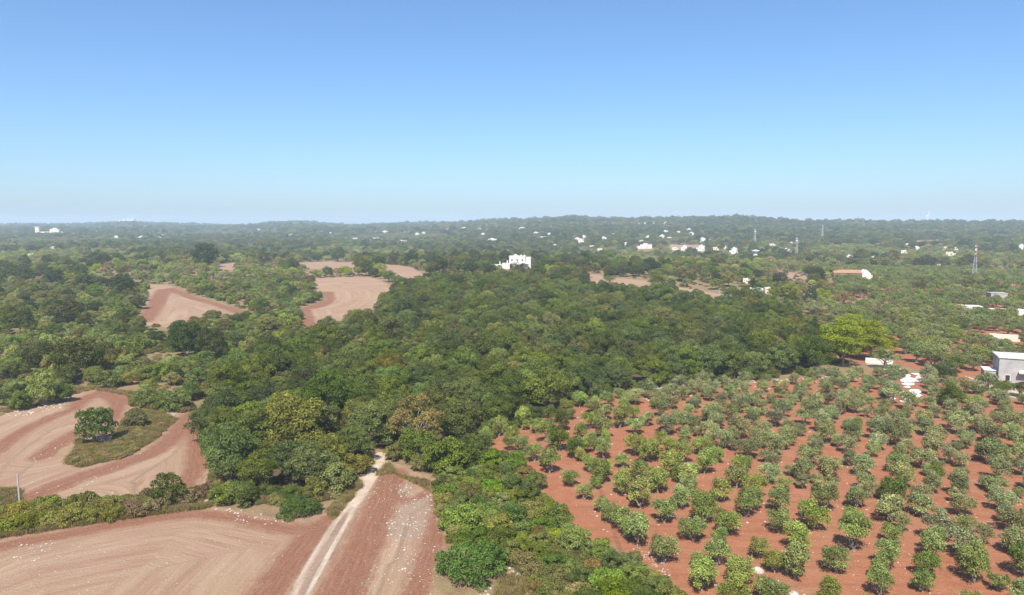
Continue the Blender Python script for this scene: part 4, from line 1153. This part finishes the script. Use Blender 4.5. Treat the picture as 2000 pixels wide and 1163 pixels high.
# ------------------------------------------------------------------ the wider countryside
AVOID = [(f, 1.5) for f in FIELDS] + [(GROVE, 1.0), (GROVE2, 2.0), (GROVE3, 1.0), (WOOD, 2.0), (THICKET, 1.0), (SLOPE, 0.0), (SLOPE2, 0.0)]
def clear_mask(P2, tall=1.0):
    keep = np.ones(len(P2), bool)
    for (x, y, hw, dep) in CLEAR:
        dx, dy = x / math.hypot(x, y), y / math.hypot(x, y)
        rx, ry = P2[:, 0] - x, P2[:, 1] - y
        along = rx * dx + ry * dy; side = rx * dy - ry * dx
        keep &= ~((along > -dep * tall) & (along < hw * 1.0 + 6) & (np.abs(side) < hw + 1.5))
    for (x, y, r) in BLOCK: keep &= np.hypot(P2[:, 0] - x, P2[:, 1] - y) > r
    return keep
OPEN = [FIELDS[i] for i in range(4, 13)] + [FIELDS[3], FIELDS[2]]
def opened(P2):
    P2 = np.asarray(P2, float); d = P2 / np.linalg.norm(P2, axis=1, keepdims=True); m = np.zeros(len(P2), bool)
    for i, f in enumerate(OPEN):
        dep = (0.10 if i < 9 else 0.035) * np.linalg.norm(f.mean(0))
        for t in np.linspace(0.0, 1.0, 6): m |= sdf(P2 + d * (t * dep), f) < 0
    return m
STUFF = {'wood': [], 'olives': [], 'scrub': [], 'far': []}
def fan(n, y0, y1, margin=60):
    y = np.sqrt(RNG.uniform(y0 * y0, y1 * y1, n)); u = RNG.uniform(-1.15, 1.15, n) * 1000 / FPX
    return np.stack([u * y , y], 1)

# second grove: older olives in lines
L2 = np.array([1.2, -7.6]); L2b = np.array([7.8, 1.4]); o2 = GROVE2.mean(0)
c2 = np.array([o2 + L2 * a + L2b * b for a in range(-45, 46) for b in range(-45, 46)]) + RNG.normal(0, 0.6, (91 * 91, 2))
c2 = c2[((sdf(c2, GROVE2) < -1) | (sdf(c2, GROVE3) < -1))]
c2 = c2[clear_mask(c2, 0.6)]
for p in c2:
    if random.random() < 0.10 or not SPR.ok(p, 3.0): continue
    px, py = project(p[0], p[1], hz(p))
    if -20 < px < 2350:
        SPR.put(p, 5.0)
        STUFF['olives'].append(('old_olive', p, random.uniform(0.8, 1.2), jit(random.choice([(0.155, 0.195, 0.088), (0.17, 0.20, 0.105), (0.135, 0.18, 0.066)])), 1.0))

# mixed trees of the middle distance
mid = fan(28000, 225, 1250)
ok = clear_mask(mid) & ~opened(mid)
for a, gr in AVOID: ok &= sdf(mid, a) > gr
for p in mid[ok]:
    opn = math.sin(p[0] / 37 + 4) * math.sin(p[1] / 71 + 1) + 0.6 * math.sin(p[0] / 19 + p[1] / 53)
    if opn > 0.62 and random.random() < 0.85: continue
    r = random.uniform(5.0, 8.5) * (1 + 0.25 * (p[1] > 700))
    if not SPR.ok(p, r): continue
    SPR.put(p, r)
    n1 = math.sin(p[0] / 61 + 2) + math.sin(p[1] / 83 + p[0] / 97) + 0.7 * math.sin(p[0] / 23 - p[1] / 37)
    px = 1000 + FPX * p[0] / p[1]
    wild = 0.30 + 0.3 * n1 + (0.25 if 950 < px < 1500 and p[1] < 800 else 0) + (0.18 if 380 < px < 950 else 0) - (0.15 if px > 1500 else 0)
    if random.random() < wild:
        STUFF['wood'].append(('oak', p, r / 6.6, jit(random.choice(OAK + [(0.052, 0.070, 0.028), (0.045, 0.06, 0.026), (0.085, 0.09, 0.038)]), 0.2), random.uniform(0.8, 1.15)))
    elif random.random() < 0.04:
        STUFF['wood'].append(('pine', p, random.uniform(0.7, 0.95), jit(random.choice(PINE)), 0.8))
    else:
        STUFF['olives'].append(('old_olive', p, r / 6.6 * 1.05, jit(random.choice([(0.21, 0.24, 0.105), (0.185, 0.22, 0.095), (0.21, 0.235, 0.125), (0.18, 0.235, 0.07), (0.145, 0.185, 0.07), (0.22, 0.19, 0.12)])), random.uniform(0.85, 1.1)))
# the far country up to the skyline
def far_trees(n, y0, y1, r0, sc):
    f = fan(n, y0, y1, 200)
    px = 1000 + FPX * f[:, 0] / f[:, 1]
    f = f[f[:, 1] < np.interp(px, RX, RR) + 220]
    okf = clear_mask(f) & ~opened(f); low = {tuple(q) for q in f[~okf]}; hard = np.ones(len(f), bool)
    for (x, y, hw, dep) in CLEAR: hard &= (np.abs(f[:, 0] - x) > hw + 4) | (np.abs(f[:, 1] - y - 3) > 12)
    f = f[hard]
    for pl in FIELDS[-3:]: f = f[sdf(f, pl) > 3]
    f = f[(np.abs(f[:, 0] - TOWN[0]) > 95) | (np.abs(f[:, 1] - TOWN[1] + 60) > 260)]
    for p in f:
        r = random.uniform(*r0) * (0.42 if tuple(p) in low else 1.0)
        if not SPR.ok(p, r): continue
        SPR.put(p, r)
        n1 = math.sin(p[0] / 110 + 1) + math.sin(p[1] / 150 + p[0] / 170) + 0.6 * math.sin(p[0] / 41 - p[1] / 67)
        px = 1000 + FPX * p[0] / p[1]
        if random.random() < 0.52 + 0.3 * n1 + (0.25 if px > 1050 else 0):
            STUFF['far'].append(('oak', p, r / 6.6 * sc, jit(random.choice(OAK + [(0.06, 0.08, 0.032), (0.09, 0.10, 0.045)]), 0.22), random.uniform(0.7, 1.05)))
        else:
            STUFF['far'].append(('old_olive', p, r / 5.6 * sc, jit(random.choice([(0.16, 0.19, 0.085), (0.14, 0.17, 0.07), (0.17, 0.18, 0.105), (0.22, 0.17, 0.11)])), 0.8))
far_trees(60000, 1250, 2300, (7.5, 11.5), 1.05)
far_trees(60000, 2300, 5200, (12, 20), 1.0)

# ------------------------------------------------------------------ which trees become objects of their own
def size_of(t): return SPECS[t['kind']]['rx'] * t['s'] * 2 / t['p'][1]
def fits(t):
    px, py = project(t['p'][0], t['p'][1], hz(t['p']))
    t['in'] = -25 < px < 2025 and py < 1163 + 45
    return -300 < px < 2400 and py < 1163 + 120
TREES = [t for t in TREES if fits(t)]
keepm = clear_mask(np.array([t['p'] for t in TREES]), 0.4)
keepm &= ~opened([t['p'] for t in TREES])
TREES = [t for t, k in zip(TREES, keepm) if k or t['role'] in ('special', 'grove')]
cls = lambda t: {'olive_tree': 'olive', 'oak_tree': 'oak'}.get(t['name'], 'shrub')
chosen = []
for c in ('olive', 'oak', 'shrub'):
    g = sorted([t for t in TREES if cls(t) == c], key=lambda t: (t['role'] != 'special', not t['in'], -size_of(t)))
    nin = min(300, sum(t['in'] or t['role'] == 'special' for t in g))
    chosen += g[:nin]
    for t in g[nin:]:
        STUFF[{'olive': 'olives', 'oak': 'wood', 'shrub': 'scrub'}[c]].append((t['kind'], t['p'], t['s'], t['c'], t['h']))
LAND = [(815, 885, 'the browning oak'), (705, 845, 'the greyish oak above the track mouth'), (585, 905, 'the tallest oak at the wood corner'), (362, 700, 'the blackish oak pair'), (240, 585, 'the broad blackish oak by the red-rimmed field'),
        (150, 742, 'the big spreading oak'), (82, 795, 'the yellow-green feathery tree'), (190, 866, 'the lone round tree'), (925, 1120, 'the wide mastic mound'), (585, 1004, 'the oval mastic mound'), (1648, 716, 'the tall bright pine'),
        (1355, 748, 'the white rock heap on the wall'), (330, 985, 'the small hedgerow tree'), (40, 996, 'the concrete pole'), (742, 888, 'the track mouth'), (607, 664, 'the foot of the long pale field'), (480, 608, 'the tip of the red-rimmed field'),
        (985, 848, 'the upper tip of the red grove'), (1200, 770, 'the near end of the dry stone wall'), (380, 800, 'the narrow gap beside the wood'), (400, 975, 'the stone heap ending the hedgerow'), (772, 578, 'the small dark oak above the long field'),
        (1600, 735, 'the far end of the dry stone wall'), (1235, 562, 'the pale strip behind the wood'), (1100, 1010, 'the bulge of the thicket into the grove'), (200, 762, 'the top of the ploughed bend'), (105, 560, 'the blackish oak near the huts'), (300, 640, 'the lower end of the red-rimmed field'),
        (1010, 560, 'the villa'), (500, 720, 'the scrub gully beside the wood'), (900, 700, 'the very middle of the wood'), (1200, 690, 'the dense grove side of the wood'), (700, 750, 'the high canopy behind the tallest oak'), (1400, 680, 'the even canopy short of the pines')]
LP_ = PP([(a, b) for a, b, _ in LAND])
WORD = {'wild_olive_bush': 'pale wild olive bush', 'mastic_shrub': 'green mastic shrub', 'bramble_bush': 'bramble bush', 'oak_tree': 'oak'}
near_l = {}
for t in chosen:
    if t['role'] in ('special', 'grove'): continue
    dd = np.hypot(*(LP_ - t['p']).T); i = int(np.argmin(dd))
    w = t.get('short') or ('brown dry hedge bush' if 'brownish' in t['label'] else WORD[t['name']])
    if t['role'] == 'slope' and t['name'] == 'oak_tree': w = 'oak standing in scrub'
    near_l.setdefault((i, w), []).append((dd[i], t))
for (i, w), g in near_l.items():
    g.sort(key=lambda q: q[0])
    for n, (_, t) in enumerate(g[:30]):
        t['label'] = (f'{w} closest to ' if n == 0 else f'{w}, {ORD[n]} closest to ') + LAND[i][2]
for t in chosen:
    kd = t['kind']; v = t['var'] if t['var'] is not None else random.randrange(NVAR[kd]); v %= NVAR[kd]
    p = t['p']
    e = empty(t['name'], (p[0], p[1], hz(p)), t['rot'], (t['s'], t['s'], t['s'] * t['h']))
    tag(e, t['label'], t['cat'], t['group'])
    link('trunk', TRUNK[kd][v], e)
    link('crown', CROWN[kd][v], e, None, t['c'])

# ------------------------------------------------------------------ masses: instances on points, one object each
PROTO = bpy.data.collections.new('prototypes')
def gn_instancer(name, items, protos, label, kind='stuff', cat=None):
    """items: (prototype index, x, y, z, rz, sx, sz[, r, g, b])"""
    coll = bpy.data.collections.new('prototypes_' + name)
    for i, o in enumerate(protos): o.name = f'{name}_prototype_{i:03d}'; coll.objects.link(o)
    me = bpy.data.meshes.new(name)
    A = np.array(items, float)
    me.vertices.add(len(A)); me.vertices.foreach_set('co', A[:, 1:4].ravel().astype('f'))
    at = me.attributes.new('pick', 'INT', 'POINT'); at.data.foreach_set('value', A[:, 0].astype('i'))
    rot = np.zeros((len(A), 3)); rot[:, 2] = A[:, 4]
    at = me.attributes.new('turn', 'FLOAT_VECTOR', 'POINT'); at.data.foreach_set('vector', rot.ravel().astype('f'))
    at = me.attributes.new('size', 'FLOAT_VECTOR', 'POINT'); at.data.foreach_set('vector', np.stack([A[:, 5], A[:, 5], A[:, 6]], 1).ravel().astype('f'))
    if A.shape[1] > 7:
        at = me.attributes.new('tint', 'FLOAT_COLOR', 'POINT'); at.data.foreach_set('color', np.concatenate([A[:, 7:10], np.ones((len(A), 1))], 1).ravel().astype('f'))
    ng = bpy.data.node_groups.new(name, 'GeometryNodeTree')
    ng.interface.new_socket('Geometry', in_out='INPUT', socket_type='NodeSocketGeometry')
    ng.interface.new_socket('Geometry', in_out='OUTPUT', socket_type='NodeSocketGeometry')
    gi, go = ng.nodes.new('NodeGroupInput'), ng.nodes.new('NodeGroupOutput')
    ci = ng.nodes.new('GeometryNodeCollectionInfo'); ci.inputs['Collection'].default_value = coll
    ci.inputs['Separate Children'].default_value = True; ci.inputs['Reset Children'].default_value = True
    ip = ng.nodes.new('GeometryNodeInstanceOnPoints'); ip.inputs['Pick Instance'].default_value = True
    def attr(nm, ty):
        n = ng.nodes.new('GeometryNodeInputNamedAttribute'); n.data_type = ty; n.inputs[0].default_value = nm
        return n.outputs[0]
    er = ng.nodes.new('FunctionNodeEulerToRotation')
    ng.links.new(attr('turn', 'FLOAT_VECTOR'), er.inputs[0])
    ng.links.new(gi.outputs[0], ip.inputs['Points']); ng.links.new(ci.outputs[0], ip.inputs['Instance'])
    ng.links.new(attr('pick', 'INT'), ip.inputs['Instance Index']); ng.links.new(er.outputs[0], ip.inputs['Rotation'])
    ng.links.new(attr('size', 'FLOAT_VECTOR'), ip.inputs['Scale']); ng.links.new(ip.outputs[0], go.inputs[0])
    o = link(name, me)
    md = o.modifiers.new('spread', 'NODES'); md.node_group = ng
    tag(o, label, cat, None, kind)
    return o

def tree_mass(name, items, label):
    kinds = sorted({i[0] for i in items}); start = {}; protos = []
    for kd in kinds:
        start[kd] = len(protos)
        protos += [bpy.data.objects.new('prototype', me_) for me_ in WHOLE[kd]]
    out = [(start[kd] + random.randrange(NVAR[kd]), p[0], p[1], hz(p) - 0.05, random.uniform(0, 6.28), s, s * h, *c) for (kd, p, s, c, h) in items]
    gn_instancer(name, out, protos, label)
tree_mass('distant_woodland', STUFF['far'], 'woodland and groves covering the far plain and ridges')
tree_mass('oak_woodland', STUFF['wood'], 'oaks and pines of the middle distance growing into one canopy')
tree_mass('olive_groves', STUFF['olives'], 'older olives of the farther groves')
if STUFF['scrub']: tree_mass('scrub', STUFF['scrub'], 'low scrub on the slope')

# low scrub, dry grass and stones
def tuft_mesh(seed, n, h, spread, mat_, w=0.035):
    rg = np.random.default_rng(seed)
    b = np.stack([rg.normal(0, spread, n), rg.normal(0, spread, n), np.zeros(n)], 1)
    d = np.stack([rg.normal(0, .35, n), rg.normal(0, .35, n), rg.uniform(.6, 1.1, n)], 1) * h
    a = rg.uniform(0, 6.28, n); s = np.stack([np.cos(a), np.sin(a), a * 0], 1) * w
    V = np.stack([b - s, b + s, b + d + s * .3, b + d - s * .3], 1)
    return quads_mesh('tuft', V, np.clip(rg.normal(1, .18, n), .5, 1.6), mat_)
def pts_in(pl, n, shrink=0.0):
    c = RNG.uniform(pl.min(0), pl.max(0), (n, 2)); return c[sdf(c, pl) < -shrink]
tp = [bpy.data.objects.new('prototype', tuft_mesh(i, 46, 0.55, 0.28, M_LEAF)) for i in range(3)]
DRY = [(0.235, 0.195, 0.13), (0.20, 0.155, 0.10), (0.15, 0.145, 0.075)]
it = []
margins = [([(-30, 1040), (150, 1018), (300, 998), (410, 985), (410, 992), (300, 1006), (150, 1028), (-30, 1056)], 2600), ([(270, 985), (400, 972), (400, 980), (300, 995)], 300),
           ([(735, 930), (755, 905), (780, 930), (850, 945), (870, 960), (850, 965), (770, 925)], 500), ([(640, 1000), (700, 940), (705, 950), (650, 1015)], 250),
           ([(128, 905), (145, 880), (150, 860), (215, 870), (240, 820), (300, 800), (345, 820), (300, 860), (240, 895), (160, 914)], 2600),
           ([(0, 800), (125, 765), (185, 755), (268, 768), (268, 776), (185, 762), (125, 775), (0, 812)], 700), ([(980, 1130), (1030, 1115), (1050, 1200), (950, 1200)], 350),
           ([(-20, 960), (40, 955), (40, 990), (-20, 1000)], 300)]
for pl, n in margins:
    pl = PP(pl); a = pl.max(0) - pl.min(0)
    for p in pts_in(pl, n * 3)[:n]: it.append((random.randrange(3), p[0], p[1], hz(p) - .03, random.uniform(0, 6), *(2 * [random.uniform(.6, 1.3)]), *random.choice(DRY)))
gn_instancer('dry_grass', it, tp, 'bleached dry grass tufts along hedgerow, track and field margins')

sp_ = [bpy.data.objects.new('prototype', CROWN['mound'][v]) for v in range(5)]
LOW = [(0.15, 0.15, 0.07), (0.125, 0.145, 0.055), (0.19, 0.15, 0.09), (0.175, 0.18, 0.072)]
it = []
ISLE = PP([(135, 905), (150, 878), (175, 868), (225, 872), (240, 830), (262, 800), (300, 805), (335, 818), (310, 850), (245, 893), (165, 911)])
for p in pts_in(ISLE, 2400, 0.2)[:520]: it.append((random.randrange(5), p[0], p[1], hz(p) - .05, random.uniform(0, 6), random.uniform(.25, .5), random.uniform(.2, .42), *jit(random.choice([(0.19, 0.165, 0.09), (0.165, 0.155, 0.075), (0.20, 0.16, 0.10), (0.15, 0.155, 0.065)]))))
for p in pts_in(SLOPE, 5000)[:2200]: it.append((random.randrange(5), p[0], p[1], hz(p) - .05, random.uniform(0, 6), random.uniform(.3, .75), random.uniform(.3, .7), *jit(random.choice(LOW))))
for p in np.concatenate([pts_in(THICKET, 800)[:260], pts_in(PP([(860, 925), (930, 885), (1000, 895), (990, 905), (900, 950), (862, 962)]), 400)[:60], pts_in(PP([(395, 840), (410, 835), (425, 940), (450, 960), (640, 958), (700, 905), (712, 915), (655, 975), (545, 992), (425, 978)]), 1200)[:260], pts_in(PP([(255, 770), (300, 780), (372, 790), (372, 806), (300, 806), (262, 795)]), 400)[:90]]): it.append((random.randrange(5), p[0], p[1], hz(p) - .05, random.uniform(0, 6), random.uniform(.3, .6), random.uniform(.35, .7), *jit(random.choice(LOW))))
for p in fan(9000, 230, 900):
    it.append((random.randrange(5), p[0], p[1], hz(p) - .05, random.uniform(0, 6), random.uniform(.3, .9), random.uniform(.3, .8), *jit(random.choice(LOW)))) if not any(inside(p, f, 1.0) for f in FIELDS[2:10] + [GROVE2, GROVE3]) else None
gn_instancer('low_scrub', it, sp_, 'knee-high heath and scrub filling the scrub island and open patches')

rk = []
for i in range(6): rk.append(bpy.data.objects.new('prototype', ROCKS[i]))
it = []
def stones(pl, n, s0, s1):
    for p in pts_in(PP(pl), n * 3)[:n]:
        s = s0 + (s1 - s0) * random.random() ** 2.5
        it.append((random.randrange(6), p[0], p[1], hz(p) + s * .1, random.uniform(0, 6), s, s * .8))
stones([(780, 945), (805, 945), (803, 968), (775, 972)], 30, .06, .22)
stones([(770, 985), (845, 965), (850, 1005), (830, 1050), (770, 1060), (745, 1045)], 110, .05, .22)
stones([(765, 1060), (810, 1070), (805, 1120), (775, 1125)], 34, .06, .24)
stones([(660, 925), (860, 945), (870, 1060), (845, 1163), (700, 1163), (720, 1020)], 450, .04, .13)
stones([(400, 985), (500, 1000), (560, 1020), (480, 1030), (430, 1000)], 80, .05, .22)
stones([(40, 1060), (120, 1055), (70, 1100), (20, 1110)], 40, .05, .22)
stones([(0, 1010), (60, 900), (150, 830), (300, 880), (250, 960)], 160, .05, .2)
stones([(0, 800), (60, 798), (120, 785), (130, 795), (60, 812), (0, 815)], 70, .12, .4)
stones([(295, 802), (345, 800), (345, 815), (310, 815)], 80, .1, .4)
stones([(0, 1060), (600, 1040), (500, 1163), (0, 1163)], 260, .03, .11)
stones([(1050, 930), (1330, 1163), (1900, 1163), (2000, 1000), (1500, 760), (1130, 800)], 900, .06, .24)
stones([(1250, 770), (1640, 742), (1740, 730), (1740, 745), (1500, 760), (1260, 785)], 420, .1, .5)
stones([(1240, 1080), (1320, 1140), (1300, 1100), (1230, 1060)], 90, .05, .16)
stones([(930, 1163), (1030, 1115), (1050, 1200), (950, 1200)], 160, .05, .3)
gn_instancer('field_stones', it, rk, 'scattered pale limestone field stones')

# ------------------------------------------------------------------ haze: the air between the drone and the hills
hb = MB(); hb.box(-11000, 11000, -10500, 11000, -260, 150, M_WHITE)
hm = hb.mesh('haze'); hm.materials.clear()
m, nt, out = mat('haze_air')
pv = N(nt, 'ShaderNodeVolumePrincipled')
pv.inputs['Color'].default_value = (0.68, 0.86, 1.0, 1)
pv.inputs['Density'].default_value = 0.00017
pv.inputs['Anisotropy'].default_value = 0.0
nt.links.new(pv.outputs[0], out.inputs['Volume'])
hm.materials.append(m)
tag(link('haze', hm), kind='stuff')
print('TREES', len(TREES), 'chosen', len(chosen), {k: len(v) for k, v in STUFF.items()}, 'verts', npnt)
